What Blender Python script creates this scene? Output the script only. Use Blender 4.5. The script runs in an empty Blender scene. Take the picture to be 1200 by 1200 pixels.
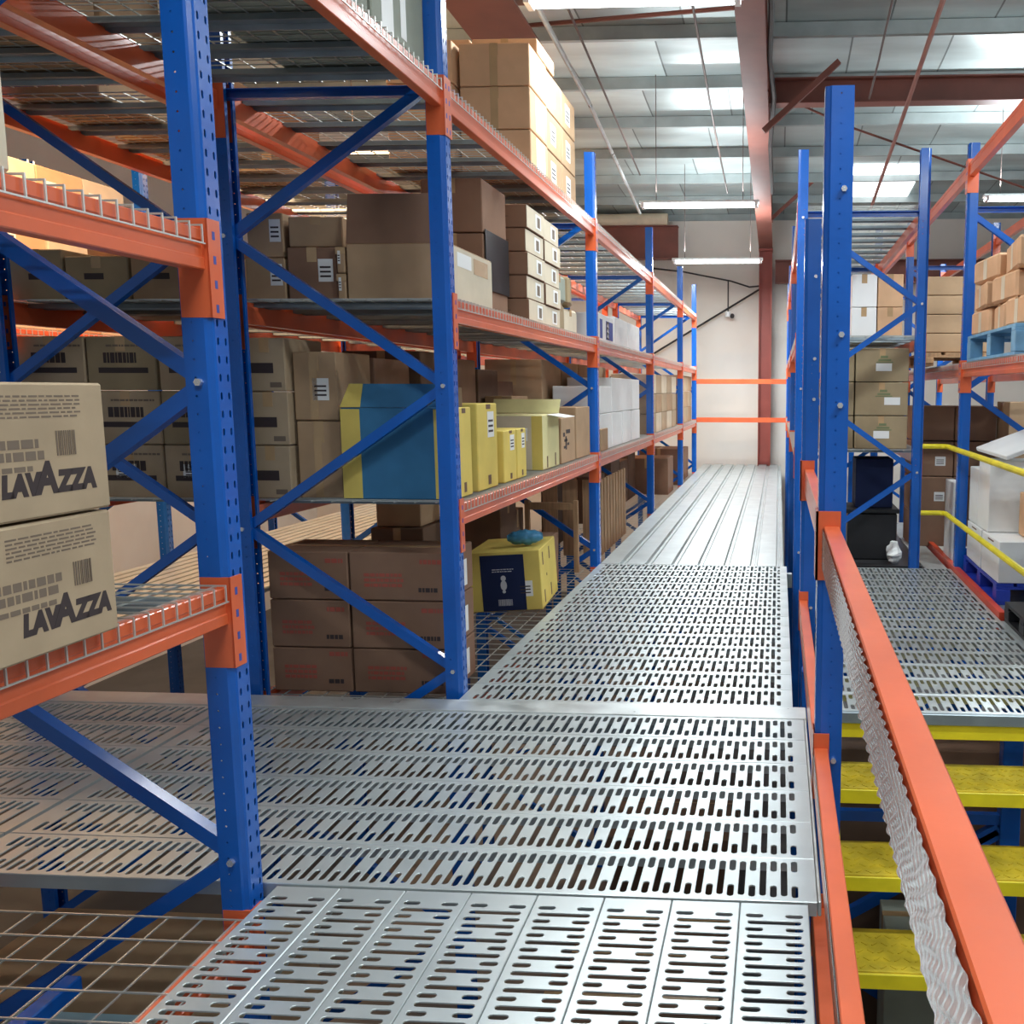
import bpy, math, random
from mathutils import Matrix, Vector
random.seed(7)
C = bpy.context.scene.collection
sc = bpy.context.scene
R = math.radians

# ---------------------------------------------------------------- camera
cam = bpy.data.cameras.new('camera')
cam_o = bpy.data.objects.new('camera', cam); C.objects.link(cam_o)
cam.sensor_width = 36.0
cam.lens = 36.0 * 1111.747 / 1200
cam.shift_x = -(842.946 - 600) / 1200
cam.shift_y = (603.592 - 600) / 1200
cam.clip_start = 0.02; cam.clip_end = 200
cam_o.matrix_world = (Matrix.Translation((0, 0, 1.5)) @ Matrix.Rotation(R(3.536), 4, 'Z')
                      @ Matrix.Rotation(R(90 - 7.4513), 4, 'X') @ Matrix.Rotation(R(0.163), 4, 'Z'))
sc.camera = cam_o

# ---------------------------------------------------------------- world, exposure
w = bpy.data.worlds.new('world'); sc.world = w; w.use_nodes = True
w.node_tree.nodes['Background'].inputs[0].default_value = (0.85, 0.93, 1.0, 1)
w.node_tree.nodes['Background'].inputs[1].default_value = 0.24
sc.view_settings.view_transform = 'Standard'; sc.view_settings.look = 'None'
sc.view_settings.exposure = 0.26; sc.view_settings.gamma = 1.0
sc.view_settings.use_curve_mapping = False
sc.cycles.max_bounces = 7; sc.cycles.diffuse_bounces = 4; sc.cycles.glossy_bounces = 3
sc.cycles.transparent_max_bounces = 6
sc.cycles.sample_clamp_indirect = 4.0

def area(name, loc, sx, sy, energy, col=(1, 1, 1), rot=(0, 0, 0)):
    l = bpy.data.lights.new(name, 'AREA'); l.shape = 'RECTANGLE'; l.size = sx; l.size_y = sy
    l.energy = energy; l.color = col
    o = bpy.data.objects.new(name, l); o.location = loc; o.rotation_euler = rot; C.objects.link(o)
    return o
COOL = (0.90, 0.97, 1.0); WARM = (1.0, 0.62, 0.34)
LAMPS = [(-1.03, 6.85, 4.16, 85), (-1.03, 12.4, 3.84, 95), (-1.05, 16.3, 3.66, 190),
         (-0.6, 0.2, 4.5, 66), (-0.6, -3.2, 4.5, 36), (1.9, 2.6, 4.4, 90), (3.4, 7.6, 4.3, 165), (3.4, 13.0, 4.0, 185)]
for i, (x, y, z, e) in enumerate(LAMPS):
    area('lamp_down', (x, y, z - 0.06), 1.45, 0.14, e, COOL)
    area('lamp_up', (x, y, z + 0.16), 1.45, 0.2, e * (0.34 if i < 3 else 0.7), COOL, (R(180), 0, 0))
WARMLAMPS = [(-4.65, 6.0, 4.25, 165), (-4.65, 10.5, 4.1, 165), (-4.4, 15.0, 3.9, 160)]
for i, (x, y, z, e) in enumerate(WARMLAMPS):
    area('warm_lamp_down', (x, y, z - 0.06), 1.0, 0.3, e, WARM)
    area('warm_lamp_up', (x, y, z + 0.2), 1.0, 0.3, e * 0.15, WARM, (R(180), 0, 0))

# ---------------------------------------------------------------- materials
def mat(name, col, rough=0.5, metal=0.0, var=0.0, vscale=6.0, bump=0.0, bscale=40.0, emit=None, spec=None, coat=0.0, stretch=None, rvar=0.0):
    m = bpy.data.materials.new(name); m.use_nodes = True
    nt = m.node_tree; b = nt.nodes['Principled BSDF']
    b.inputs['Base Color'].default_value = (*col, 1)
    b.inputs['Roughness'].default_value = rough; b.inputs['Metallic'].default_value = metal
    if spec is not None: b.inputs['Specular IOR Level'].default_value = spec
    if coat: b.inputs['Coat Weight'].default_value = coat; b.inputs['Coat Roughness'].default_value = 0.15
    if emit:
        b.inputs['Emission Color'].default_value = (*emit[0], 1); b.inputs['Emission Strength'].default_value = emit[1]
    if var or bump or rvar:
        tc = nt.nodes.new('ShaderNodeTexCoord'); src = tc.outputs['Object']
        if stretch:
            mp = nt.nodes.new('ShaderNodeMapping'); mp.inputs['Scale'].default_value = stretch
            nt.links.new(src, mp.inputs[0]); src = mp.outputs[0]
    if var or rvar:
        n = nt.nodes.new('ShaderNodeTexNoise'); n.inputs['Scale'].default_value = vscale; n.inputs['Detail'].default_value = 5
        nt.links.new(src, n.inputs['Vector'])
        if var:
            r = nt.nodes.new('ShaderNodeMapRange'); r.inputs[1].default_value = 0.3; r.inputs[2].default_value = 0.7
            r.inputs[3].default_value = 1 - var; r.inputs[4].default_value = 1 + var
            nt.links.new(n.outputs['Fac'], r.inputs[0])
            mx = nt.nodes.new('ShaderNodeVectorMath'); mx.operation = 'SCALE'
            mx.inputs[0].default_value = col; nt.links.new(r.outputs[0], mx.inputs['Scale'])
            nt.links.new(mx.outputs[0], b.inputs['Base Color'])
        if rvar:
            r = nt.nodes.new('ShaderNodeMapRange'); r.inputs[1].default_value = 0.3; r.inputs[2].default_value = 0.7
            r.inputs[3].default_value = max(0.05, rough - rvar); r.inputs[4].default_value = rough + rvar
            nt.links.new(n.outputs['Fac'], r.inputs[0]); nt.links.new(r.outputs[0], b.inputs['Roughness'])
    if bump:
        n2 = nt.nodes.new('ShaderNodeTexNoise'); n2.inputs['Scale'].default_value = bscale; n2.inputs['Detail'].default_value = 3
        nt.links.new(src, n2.inputs['Vector'])
        bp = nt.nodes.new('ShaderNodeBump'); bp.inputs['Strength'].default_value = bump; bp.inputs['Distance'].default_value = 0.01
        nt.links.new(n2.outputs['Fac'], bp.inputs['Height']); nt.links.new(bp.outputs[0], b.inputs['Normal'])
    return m
M = {}
M['blue'] = mat('blue_paint', (0.003, 0.105, 0.48), 0.26, 0, 0.12, 3, 0.08, 14, coat=0.3)
M['orange'] = mat('orange_paint', (0.72, 0.13, 0.042), 0.34, 0, 0.10, 4, 0.05, 20, coat=0.3)
M['redorange'] = mat('red_orange_paint', (0.70, 0.07, 0.025), 0.36, 0, 0.1, 4, 0.05, 20)
M['galv'] = mat('galvanised_steel', (0.66, 0.70, 0.69), 0.36, 0.55, 0.14, 7, 0.04, 60, rvar=0.1)
M['galvdeck'] = mat('galvanised_deck', (0.56, 0.61, 0.61), 0.36, 0.55, 0.10, 4)
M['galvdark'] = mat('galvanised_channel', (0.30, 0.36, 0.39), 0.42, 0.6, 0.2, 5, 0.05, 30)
M['wire'] = mat('zinc_wire', (0.62, 0.64, 0.60), 0.35, 0.6)
M['bolt'] = mat('bright_bolt', (0.85, 0.86, 0.85), 0.25, 0.8)
M['yellowpaint'] = mat('yellow_paint', (0.84, 0.72, 0.02), 0.42, 0, 0.12, 6, 0.06, 40)
M['yellowtread'] = mat('worn_yellow_tread', (0.62, 0.47, 0.03), 0.5, 0.1, 0.35, 7, 0.08, 40)
M['brownsteel'] = mat('brown_primer_steel', (0.22, 0.075, 0.055), 0.5, 0, 0.2, 2, 0.04, 20)
M['redsteel'] = mat('red_oxide_steel', (0.34, 0.075, 0.055), 0.5, 0, 0.15, 2)
M['purlin'] = mat('galvanised_purlin', (0.36, 0.41, 0.41), 0.5, 0.35, 0.15, 3)
M['foil'] = mat('foil_insulation', (0.60, 0.69, 0.69), 0.34, 0.55, 0.22, 1.3, 0.2, 4, stretch=(0.4, 1.6, 1))
def sheet_seams(m, px=1.12, py=1.5, y0=-4.0):
    # separate sheets: each its own tone, a thin dark lap between
    nt = m.node_tree; N = nt.nodes.new; Lk = nt.links.new; b = nt.nodes['Principled BSDF']
    tc = N('ShaderNodeTexCoord'); sp = N('ShaderNodeSeparateXYZ'); Lk(tc.outputs['Object'], sp.inputs[0])
    def math_(op, a, v): n = N('ShaderNodeMath'); n.operation = op; Lk(a, n.inputs[0]); n.inputs[1].default_value = v; return n.outputs[0]
    gy = math_('FLOOR', math_('DIVIDE', math_('SUBTRACT', sp.outputs['Y'], y0), py), 0)
    sh = N('ShaderNodeMath'); sh.operation = 'MULTIPLY_ADD'; Lk(gy, sh.inputs[0]); sh.inputs[1].default_value = 0.37; Lk(sp.outputs['X'], sh.inputs[2])
    dx = math_('DIVIDE', sh.outputs[0], px); gx = math_('FLOOR', dx, 0); fx = math_('FRACT', dx, 0)
    cb = N('ShaderNodeCombineXYZ'); Lk(gx, cb.inputs[0]); Lk(gy, cb.inputs[1])
    wn = N('ShaderNodeTexWhiteNoise'); wn.noise_dimensions = '2D'; Lk(cb.outputs[0], wn.inputs['Vector'])
    mr = N('ShaderNodeMapRange'); Lk(wn.outputs['Value'], mr.inputs[0]); mr.inputs[3].default_value = 0.62; mr.inputs[4].default_value = 1.12
    seam = math_('GREATER_THAN', fx, 0.018); s2 = N('ShaderNodeMapRange'); Lk(seam, s2.inputs[0]); s2.inputs[3].default_value = 0.35; s2.inputs[4].default_value = 1.0
    mm = N('ShaderNodeMath'); mm.operation = 'MULTIPLY'; Lk(mr.outputs[0], mm.inputs[0]); Lk(s2.outputs[0], mm.inputs[1])
    src = b.inputs['Base Color'].links[0].from_socket; vm = N('ShaderNodeVectorMath'); vm.operation = 'SCALE'; Lk(src, vm.inputs[0]); Lk(mm.outputs[0], vm.inputs['Scale']); Lk(vm.outputs[0], b.inputs['Base Color'])
sheet_seams(M['foil'])
M['wall'] = mat('cream_wall_sheet', (0.80, 0.75, 0.68), 0.6, 0, 0.05, 1)
M['wallgrey'] = mat('grey_wall_sheet', (0.72, 0.72, 0.70), 0.6, 0, 0.06, 1)
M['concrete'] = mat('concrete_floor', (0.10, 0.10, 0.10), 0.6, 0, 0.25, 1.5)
M['black'] = mat('black_plastic', (0.012, 0.012, 0.014), 0.4, 0, 0.2, 6)
M['blacksheet'] = mat('dark_oiled_sheet', (0.045, 0.045, 0.048), 0.3, 0.2, 0.2, 3)
M['cable'] = mat('dark_cable', (0.03, 0.025, 0.025), 0.5)
M['rod'] = mat('dark_rod', (0.16, 0.12, 0.11), 0.45, 0.3)
M['pipe'] = mat('red_brown_pipe', (0.42, 0.17, 0.13), 0.45)
M['lamp'] = mat('lit_tube', (1, 1, 1), 0.4, emit=((0.95, 1.0, 1.0), 9.0))
M['warmlamp'] = mat('lit_warm_lens', (1, 0.8, 0.6), 0.4, emit=((1.0, 0.66, 0.38), 6.0))
M['skylight'] = mat('daylight_sheet', (0.9, 0.95, 1), 0.5, emit=((0.98, 1.0, 1.0), 2.2))
M['housing'] = mat('white_housing', (0.8, 0.82, 0.82), 0.4)
def card(n, c, v=0.10): M[n] = mat('cardboard_' + n, c, 0.75, 0, v, 5, 0.05, 30, spec=0.25)
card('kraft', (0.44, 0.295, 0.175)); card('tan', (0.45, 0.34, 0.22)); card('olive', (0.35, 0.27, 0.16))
card('redbrown', (0.27, 0.155, 0.10)); card('orangecard', (0.66, 0.41, 0.24)); card('dark', (0.17, 0.105, 0.07))  # dark: brown card with the shade under shelves put into its colour
card('pale', (0.66, 0.58, 0.44)); card('greygreen', (0.33, 0.36, 0.30))
card('palebluecard', (0.42, 0.62, 0.70)); card('white', (0.88, 0.89, 0.88), 0.03); card('yellow', (0.72, 0.56, 0.14), 0.08); card('navy', (0.012, 0.022, 0.075)); card('skyblue', (0.045, 0.18, 0.35), 0.14)
card('paleyellow', (0.72, 0.66, 0.34), 0.08)
M['tape'] = mat('packing_tape', (0.50, 0.33, 0.17), 0.25, 0, 0.08, 8)
M['paper'] = mat('white_label', (0.85, 0.86, 0.84), 0.55)
M['ink'] = mat('dark_ink', (0.045, 0.03, 0.03), 0.7)
M['greyink'] = mat('grey_ink', (0.19, 0.14, 0.10), 0.7)
M['redink'] = mat('red_ink', (0.42, 0.09, 0.06), 0.7)
M['greenink'] = mat('green_ink', (0.17, 0.21, 0.10), 0.7)
M['blueink'] = mat('blue_ink', (0.035, 0.07, 0.35), 0.6)
M['whiteink'] = mat('white_ink', (0.6, 0.62, 0.66), 0.6)
M['palletblue'] = mat('blue_plastic', (0.02, 0.05, 0.42), 0.35, 0, 0.15, 5)
M['palletsky'] = mat('light_blue_painted_wood', (0.16, 0.36, 0.55), 0.6, 0, 0.2, 8)
M['wood'] = mat('raw_wood', (0.42, 0.25, 0.13), 0.7, 0, 0.25, 6, stretch=(8, 8, 0.6))
M['wrap'] = mat('clear_shrink_wrap', (0.74, 0.42, 0.36), 0.12, 0.15, 0.12, 20, coat=0.8)
M['bag'] = mat('blue_plastic_bag', (0.06, 0.25, 0.45), 0.3, 0, 0.3, 9, 0.4, 25)
M['orangepvc'] = M['orange']

# ---------------------------------------------------------------- mesh helpers
class MB:
    def __init__(s): s.v = []; s.f = []; s.mi = []; s.m = 0
    def add(s, vs, fs):
        b = len(s.v); s.v += [tuple(p) for p in vs]; s.f += [tuple(b + i for i in f) for f in fs]; s.mi += [s.m] * len(fs)
        return s
    def box(s, x0, x1, y0, y1, z0, z1):
        return s.add([(x0, y0, z0), (x1, y0, z0), (x1, y1, z0), (x0, y1, z0), (x0, y0, z1), (x1, y0, z1), (x1, y1, z1), (x0, y1, z1)],
                     [(3, 2, 1, 0), (4, 5, 6, 7), (0, 1, 5, 4), (1, 2, 6, 5), (2, 3, 7, 6), (3, 0, 4, 7)])
    def cbox(s, x0, x1, y0, y1, z0, z1, c=0.004):
        # box with chamfered edges
        X = (x0, x1); Y = (y0, y1); Z = (z0, z1); vs = []; ix = {}
        for i in (0, 1):
            for j in (0, 1):
                for k in (0, 1):
                    dx = c if i == 0 else -c; dy = c if j == 0 else -c; dz = c if k == 0 else -c
                    for a, p in (('x', (X[i], Y[j] + dy, Z[k] + dz)), ('y', (X[i] + dx, Y[j], Z[k] + dz)), ('z', (X[i] + dx, Y[j] + dy, Z[k]))):
                        ix[(i, j, k, a)] = len(vs); vs.append(p)
        g = lambda *q: [ix[t] for t in q]
        fs = []
        for i in (0, 1):
            f = g((i, 0, 0, 'x'), (i, 1, 0, 'x'), (i, 1, 1, 'x'), (i, 0, 1, 'x')); fs.append(f if i else f[::-1])
            f = g((0, i, 0, 'y'), (0, i, 1, 'y'), (1, i, 1, 'y'), (1, i, 0, 'y')); fs.append(f if i else f[::-1])
            f = g((0, 0, i, 'z'), (1, 0, i, 'z'), (1, 1, i, 'z'), (0, 1, i, 'z')); fs.append(f if i else f[::-1])
        for i in (0, 1):
            for j in (0, 1):
                sg = (i == j)
                f = g((i, j, 0, 'x'), (i, j, 1, 'x'), (i, j, 1, 'y'), (i, j, 0, 'y')); fs.append(f[::-1] if sg else f)
                f = g((i, 0, j, 'x'), (i, 1, j, 'x'), (i, 1, j, 'z'), (i, 0, j, 'z')); fs.append(f if sg else f[::-1])
                f = g((0, i, j, 'y'), (1, i, j, 'y'), (1, i, j, 'z'), (0, i, j, 'z')); fs.append(f[::-1] if sg else f)
        for i in (0, 1):
            for j in (0, 1):
                for k in (0, 1):
                    f = g((i, j, k, 'x'), (i, j, k, 'y'), (i, j, k, 'z')); fs.append(f if (i + j + k) % 2 else f[::-1])
        return s.add(vs, fs)
    def bar(s, p, q, w, h=None, up=(0, 0, 1), prof=None):
        # rectangular (or given profile) section from p to q
        p = Vector(p); q = Vector(q); d = (q - p).normalized(); u = Vector(up)
        if abs(d.dot(u)) > 0.98: u = Vector((0, 1, 0))
        a = d.cross(u).normalized(); b = a.cross(d).normalized(); h = h or w
        pr = prof or [(-w / 2, -h / 2), (w / 2, -h / 2), (w / 2, h / 2), (-w / 2, h / 2)]
        n = len(pr); vs = [p + a * x + b * y for x, y in pr] + [q + a * x + b * y for x, y in pr]
        fs = [(i, (i + 1) % n, n + (i + 1) % n, n + i) for i in range(n)] + [tuple(range(n))[::-1], tuple(range(n, 2 * n))]
        return s.add(vs, fs)
    def tube(s, pts, r, n=8):
        pts = [Vector(p) for p in pts]; rings = []
        for i, p in enumerate(pts):
            d = (pts[min(i + 1, len(pts) - 1)] - pts[max(i - 1, 0)]).normalized()
            u = Vector((0, 0, 1)) if abs(d.z) < 0.95 else Vector((0, 1, 0))
            a = d.cross(u).normalized(); b = a.cross(d)
            rings.append([p + a * (r * math.cos(2 * math.pi * k / n)) + b * (r * math.sin(2 * math.pi * k / n)) for k in range(n)])
        vs = [v for rg in rings for v in rg]; fs = []
        for i in range(len(pts) - 1):
            for k in range(n): fs.append((i * n + k, i * n + (k + 1) % n, (i + 1) * n + (k + 1) % n, (i + 1) * n + k))
        fs += [tuple(range(n))[::-1], tuple((len(pts) - 1) * n + k for k in range(n))]
        return s.add(vs, fs)
    def extrude(s, prof, axis, a, b, closed=True):
        # prof: 2d outline; axis 'y': (x,z) at y=a..b ; 'z': (x,y) ; 'x': (y,z)
        n = len(prof)
        P = {'y': lambda p, t: (p[0], t, p[1]), 'z': lambda p, t: (p[0], p[1], t), 'x': lambda p, t: (t, p[0], p[1])}[axis]
        vs = [P(p, a) for p in prof] + [P(p, b) for p in prof]
        fs = [(i, (i + 1) % n, n + (i + 1) % n, n + i) for i in range(n if closed else n - 1)]
        if closed: fs += [tuple(range(n))[::-1], tuple(range(n, 2 * n))]
        return s.add(vs, fs)
    def mesh(s, name, mats):
        me = bpy.data.meshes.new(name); me.from_pydata(s.v, [], s.f)
        for m in (mats if isinstance(mats, (list, tuple)) else [mats]): me.materials.append(m)
        if any(s.mi): me.polygons.foreach_set('material_index', s.mi)
        me.update(); return me

def obj(name, me, parent=None, loc=None, rz=None):
    if isinstance(me, tuple): me = me[0].mesh(name, me[1])
    o = bpy.data.objects.new(name, me); C.objects.link(o)
    if parent is not None: o.parent = parent
    if loc is not None: o.location = loc
    if rz is not None: o.rotation_euler = (0, 0, rz)
    return o
LABELS = {}
def tag(o, label, cat, group=None):
    o['label'] = label; o['category'] = cat
    if group: o['group'] = group
    LABELS.setdefault(label.lower(), []).append(o.name)
    return o
def thing(name, label, cat, loc=(0, 0, 0), rz=0, group=None):
    o = bpy.data.objects.new(name, None); C.objects.link(o); o.empty_display_size = 0.1
    o.location = loc; o.rotation_euler = (0, 0, rz)
    return tag(o, label, cat, group)
def struct(name, mb, m, **k):
    o = obj(name, mb.mesh(name, m), **k); o['kind'] = 'structure'; return o
ORD = ['first', 'second', 'third', 'fourth', 'fifth', 'sixth', 'seventh', 'eighth', 'ninth', 'tenth', 'eleventh', 'twelfth', 'thirteenth', 'fourteenth', 'fifteenth', 'sixteenth']
CACHE = {}
def cached(key, fn):
    if key not in CACHE: CACHE[key] = fn()
    return CACHE[key]

# ---------------------------------------------------------------- the setting
GZ = -2.8
FR = [2.59, 4.51, 8.14, 11.77, 15.4, 17.95]          # rack frame lines along the aisle
def roof_z(y): return 4.95 + (19.6 - y) * 0.0455
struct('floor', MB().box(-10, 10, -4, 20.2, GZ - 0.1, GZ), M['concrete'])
struct('wall_far', MB().box(-10, 10, 19.9, 20.1, GZ, roof_z(19.9)), M['wall'])
struct('wall_left', MB().box(-10.1, -10, -4, 20, GZ, 6.2), M['wallgrey'])
struct('wall_right', MB().box(10, 10.1, -4, 20, GZ, 6.2), M['wallgrey'])
# roof lining: quilted foil sheets sagging between purlins
b = MB(); ny = 16; py = [-4 + i * 1.5 for i in range(ny + 1)]
rows = []
for i in range(ny):
    for t in (0, 0.25, 0.5, 0.75):
        y = py[i] + 1.5 * t; rows.append((y, roof_z(y) + 0.15 - 0.02 * math.sin(math.pi * t)))
rows.append((py[-1], roof_z(py[-1]) + 0.15))
vs = []; fs = []
for y, z in rows: vs += [(-10, y, z), (10, y, z), ]
for i in range(len(rows) - 1): fs.append((2 * i, 2 * i + 2, 2 * i + 3, 2 * i + 1))
b.add(vs, fs); struct('ceiling', b, M['foil'])
for i, y in enumerate(py[3:]):
    z = roof_z(y)
    b = MB().extrude([(y - 0.035, z), (y + 0.035, z), (y + 0.035, z + 0.02), (y - 0.02, z + 0.02), (y - 0.02, z + 0.13), (y + 0.035, z + 0.13), (y + 0.035, z + 0.145), (y - 0.035, z + 0.145)], 'x', -10, 10)
    struct('trim_%d' % (i + 1), b, M['purlin'])
def ibeam(name, p, q, w, h, m, fl=0.018):
    t = w / 2; pr = [(-t, -h), (t, -h), (t, -h + fl), (0.008, -h + fl), (0.008, -fl), (t, -fl), (t, 0), (-t, 0), (-t, -fl), (-0.008, -fl), (-0.008, -h + fl), (-t, -h + fl)]
    return struct(name, MB().bar(p, q, w, h, prof=pr), m)
ibeam('rafter_1', (-0.29, -4, 4.35 + 0.0455 * 23.6 + 0.55), (-0.29, 19.6, 4.31 + 0.55), 0.27, 0.55, M['brownsteel'])
ibeam('rafter_2', (-2.6, -4, 4.75 + 0.42 + 0.5), (-2.6, 9.5, 4.75 + 0.42), 0.62, 0.42, M['brownsteel'])
ibeam('beam_1', (-0.15, 11.5, 5.05), (9.9, 11.5, 5.05), 0.2, 0.28, M['brownsteel'])
ibeam('beam_2', (-9, 19.55, 4.78), (-2.05, 19.55, 4.78), 0.25, 0.65, M['brownsteel'])
ibeam('beam_3', (-0.1, 19.6, 4.1), (9.9, 19.6, 4.1), 0.25, 0.45, M['brownsteel'])
struct('column_1', MB().box(-0.42, -0.40, 19.45, 19.75, GZ, 4.33).box(-0.18, -0.16, 19.45, 19.75, GZ, 4.33).box(-0.41, -0.17, 19.58, 19.6, GZ, 4.33).box(-0.43, -0.15, 19.43, 19.78, 4.28, 4.34), M['redsteel'])
for i, (x0, x1, y0, y1) in enumerate([(1.2, 2.35, 16.5, 18.5)]):
    zz = lambda y: roof_z(y) + 0.10
    struct('window_%d' % (i + 1), MB().add([(x0, y0, zz(y0)), (x1, y0, zz(y0)), (x1, y1, zz(y1)), (x0, y1, zz(y1)), (x0, y0, zz(y0) + 0.01), (x1, y0, zz(y0) + 0.01), (x1, y1, zz(y1) + 0.01), (x0, y1, zz(y1) + 0.01)],
           [(0, 3, 2, 1), (4, 5, 6, 7), (0, 1, 5, 4), (1, 2, 6, 5), (2, 3, 7, 6), (3, 0, 4, 7)]), M['skylight'])

# ---------------------------------------------------------------- hole plates
def stadium(cx, cy, w, l, n=5):
    # closed ring, ccw, long axis y
    r = w / 2; h = max(l / 2 - r, 0); pts = []
    for k in range(n): a = -math.pi + math.pi * k / (n - 1); pts.append((cx + r * math.cos(a), cy - h + r * math.sin(a)))
    for k in range(n): a = math.pi * k / (n - 1); pts.append((cx + r * math.cos(a), cy + h + r * math.sin(a)))
    return pts
def hole_cell(mb, fn, x0, x1, y0, y1, w, l, depth, lip=0.0, n=5):
    """a flat cell x0..x1, y0..y1 with one rounded slot; fn(x,y,d) maps it to 3-D (d = depth below the face)"""
    cx = (x0 + x1) / 2; cy = (y0 + y1) / 2
    ring = stadium(cx, cy, w, l, n); N = len(ring); rin = stadium(cx, cy, w - 2 * lip, l - 2 * lip, n) if lip else ring
    vs = [fn(x0, y0, 0), fn(x1, y0, 0), fn(x1, y1, 0), fn(x0, y1, 0)] + [fn(x, y, 0) for x, y in ring] + [fn(x, y, lip * 0.9) for x, y in rin] + [fn(x, y, depth) for x, y in rin] + [fn(cx, y0, 0), fn(cx, y1, 0)]
    half = n
    fs = []
    # lower half ring: indices 0..n-1 go from left (angle -pi) round the bottom to right (0); upper n..2n-1 right to left
    mid = n // 2
    L = [4 + i for i in range(0, mid + 1)]                      # left to bottom
    Rr = [4 + i for i in range(mid, n)]                         # bottom to right
    U1 = [4 + i for i in range(n, n + mid + 1)]                 # right to top
    U2 = [4 + i for i in range(n + mid, 2 * n)]                 # top to left
    kb = 4 + 3 * N; kt = kb + 1
    fs.append(tuple([0, kb] + L[::-1] + U2[::-1] + [kt, 3]))
    fs.append(tuple([kb, 1, 2, kt] + U1[::-1] + Rr[::-1]))
    for i in range(N):
        j = (i + 1) % N
        fs.append((4 + i, 4 + j, 4 + N + j, 4 + N + i)); fs.append((4 + N + i, 4 + N + j, 4 + 2 * N + j, 4 + 2 * N + i))
    mb.add(vs, fs)
def slot_plank(L, W, pitch=0.0325, e=0.012, end=0.045):
    """pressed steel plank: x along its length 0..L, y across 0..W, top at z 0; one long slot, then two short ones, in turn"""
    mb = MB(); f = lambda x, y, d: (x, y, -d)
    n = int((L - 2 * end) / pitch); x = (L - n * pitch) / 2
    y0, y1 = e, W - e; H = y1 - y0
    mb.add([f(0, e, 0), f(x, e, 0), f(x, y1, 0), f(0, y1, 0)], [(0, 1, 2, 3)])
    mb.add([f(L - x, e, 0), f(L, e, 0), f(L, y1, 0), f(L - x, y1, 0)], [(0, 1, 2, 3)])
    for i in range(n):
        a = x + i * pitch; c = a + pitch
        if i % 2: hole_cell(mb, f, a, c, y0, y1, 0.0215, H * 0.87, 0.0045, 0.0010)
        else:
            s = H * 0.36
            hole_cell(mb, f, a, c, y0, y0 + s, 0.0215, s * 0.82, 0.0045, 0.0010)
            mb.add([f(a, y0 + s, 0), f(c, y0 + s, 0), f(c, y1 - s, 0), f(a, y1 - s, 0)], [(0, 1, 2, 3)])
            hole_cell(mb, f, a, c, y1 - s, y1, 0.0215, s * 0.82, 0.0045, 0.0010)
    for s0, s1 in ((e, 0.001), (W - e, W - 0.001)):
        g = 0.0025
        a = [(0, s0, 0), (0, s1 + (g if s1 < s0 else -g), 0), (0, s1, -g), (0, s1, -0.045)]
        vs = a + [(L, p[1], p[2]) for p in a]
        fs = [(i, i + 1, i + 5, i + 4) if s1 < s0 else (i + 4, i + 5, i + 1, i) for i in range(3)]
        fs = [t[::-1] for t in fs]
        mb.add(vs, fs)
    for xx, flip in ((0, 0), (L, 1)):
        q = [(xx, 0.001, 0), (xx, W - 0.001, 0), (xx, W - 0.001, -0.045), (xx, 0.001, -0.045)]
        mb.add(q, [(0, 1, 2, 3) if not flip else (3, 2, 1, 0)])
    return mb
def post_mesh(z0, z1, D=0.085, h=0.045):
    """perforated upright; slotted face at x 0 looking +x, width along y, open back"""
    mb = MB(); N = int((z1 - z0) / 0.05); zz = lambda i: z0 + (z1 - z0) * i / N
    F = lambda y, z, d: (-d, y, z)
    e = h - 0.014
    cols = [(-e, -0.005), (0.005, e)]
    mb.add([(0, -0.005, z0), (0, 0.005, z0), (0, 0.005, z1), (0, -0.005, z1)], [(0, 1, 2, 3)])
    for i in range(N):
        for a, c in cols: hole_cell(mb, F, a, c, zz(i), zz(i + 1), 0.0095, 0.024, 0.003, 0, 3)
    q1 = [(0, e), (-0.004, e + 0.005), (-0.016, h - 0.004), (-0.022, h), (-0.045, h)]
    q2 = [(-0.066, h), (-D, h), (-D, h - 0.022), (-D + 0.01, h - 0.022)]
    for sg in (1, -1):
        for q in (q1, q2):
            for (xa, ya), (xb, yb) in zip(q, q[1:]):
                v = [(xa, ya * sg, z0), (xb, yb * sg, z0), (xb, yb * sg, z1), (xa, ya * sg, z1)]; mb.add(v, [(0, 1, 2, 3) if sg > 0 else (3, 2, 1, 0)])
        G = (lambda x, z, d: (x, h - d, z)) if sg > 0 else (lambda x, z, d: (x, -h + d, z))
        for i in range(N):
            k = len(mb.f)
            hole_cell(mb, G, -0.066, -0.045, zz(i), zz(i + 1), 0.0075, 0.0076, 0.002, 0, 3)
            if sg > 0: mb.f[k:] = [t[::-1] for t in mb.f[k:]]
    return mb.mesh('rack_post', M['blue'])
BOLT = None
def bolt_mesh():
    mb = MB(); mb.tube([(0, 0, 0), (0, -0.012, 0)], 0.011, 6); return mb.mesh('bolt', M['bolt'])
def c_prof(w, d, t=0.004):
    return [(-w / 2, -d / 2), (w / 2, -d / 2), (w / 2, -d / 2 + t), (-w / 2 + t, -d / 2 + t), (-w / 2 + t, d / 2 - t), (w / 2, d / 2 - t), (w / 2, d / 2), (-w / 2, d / 2)]
PZ = 3.46
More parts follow.
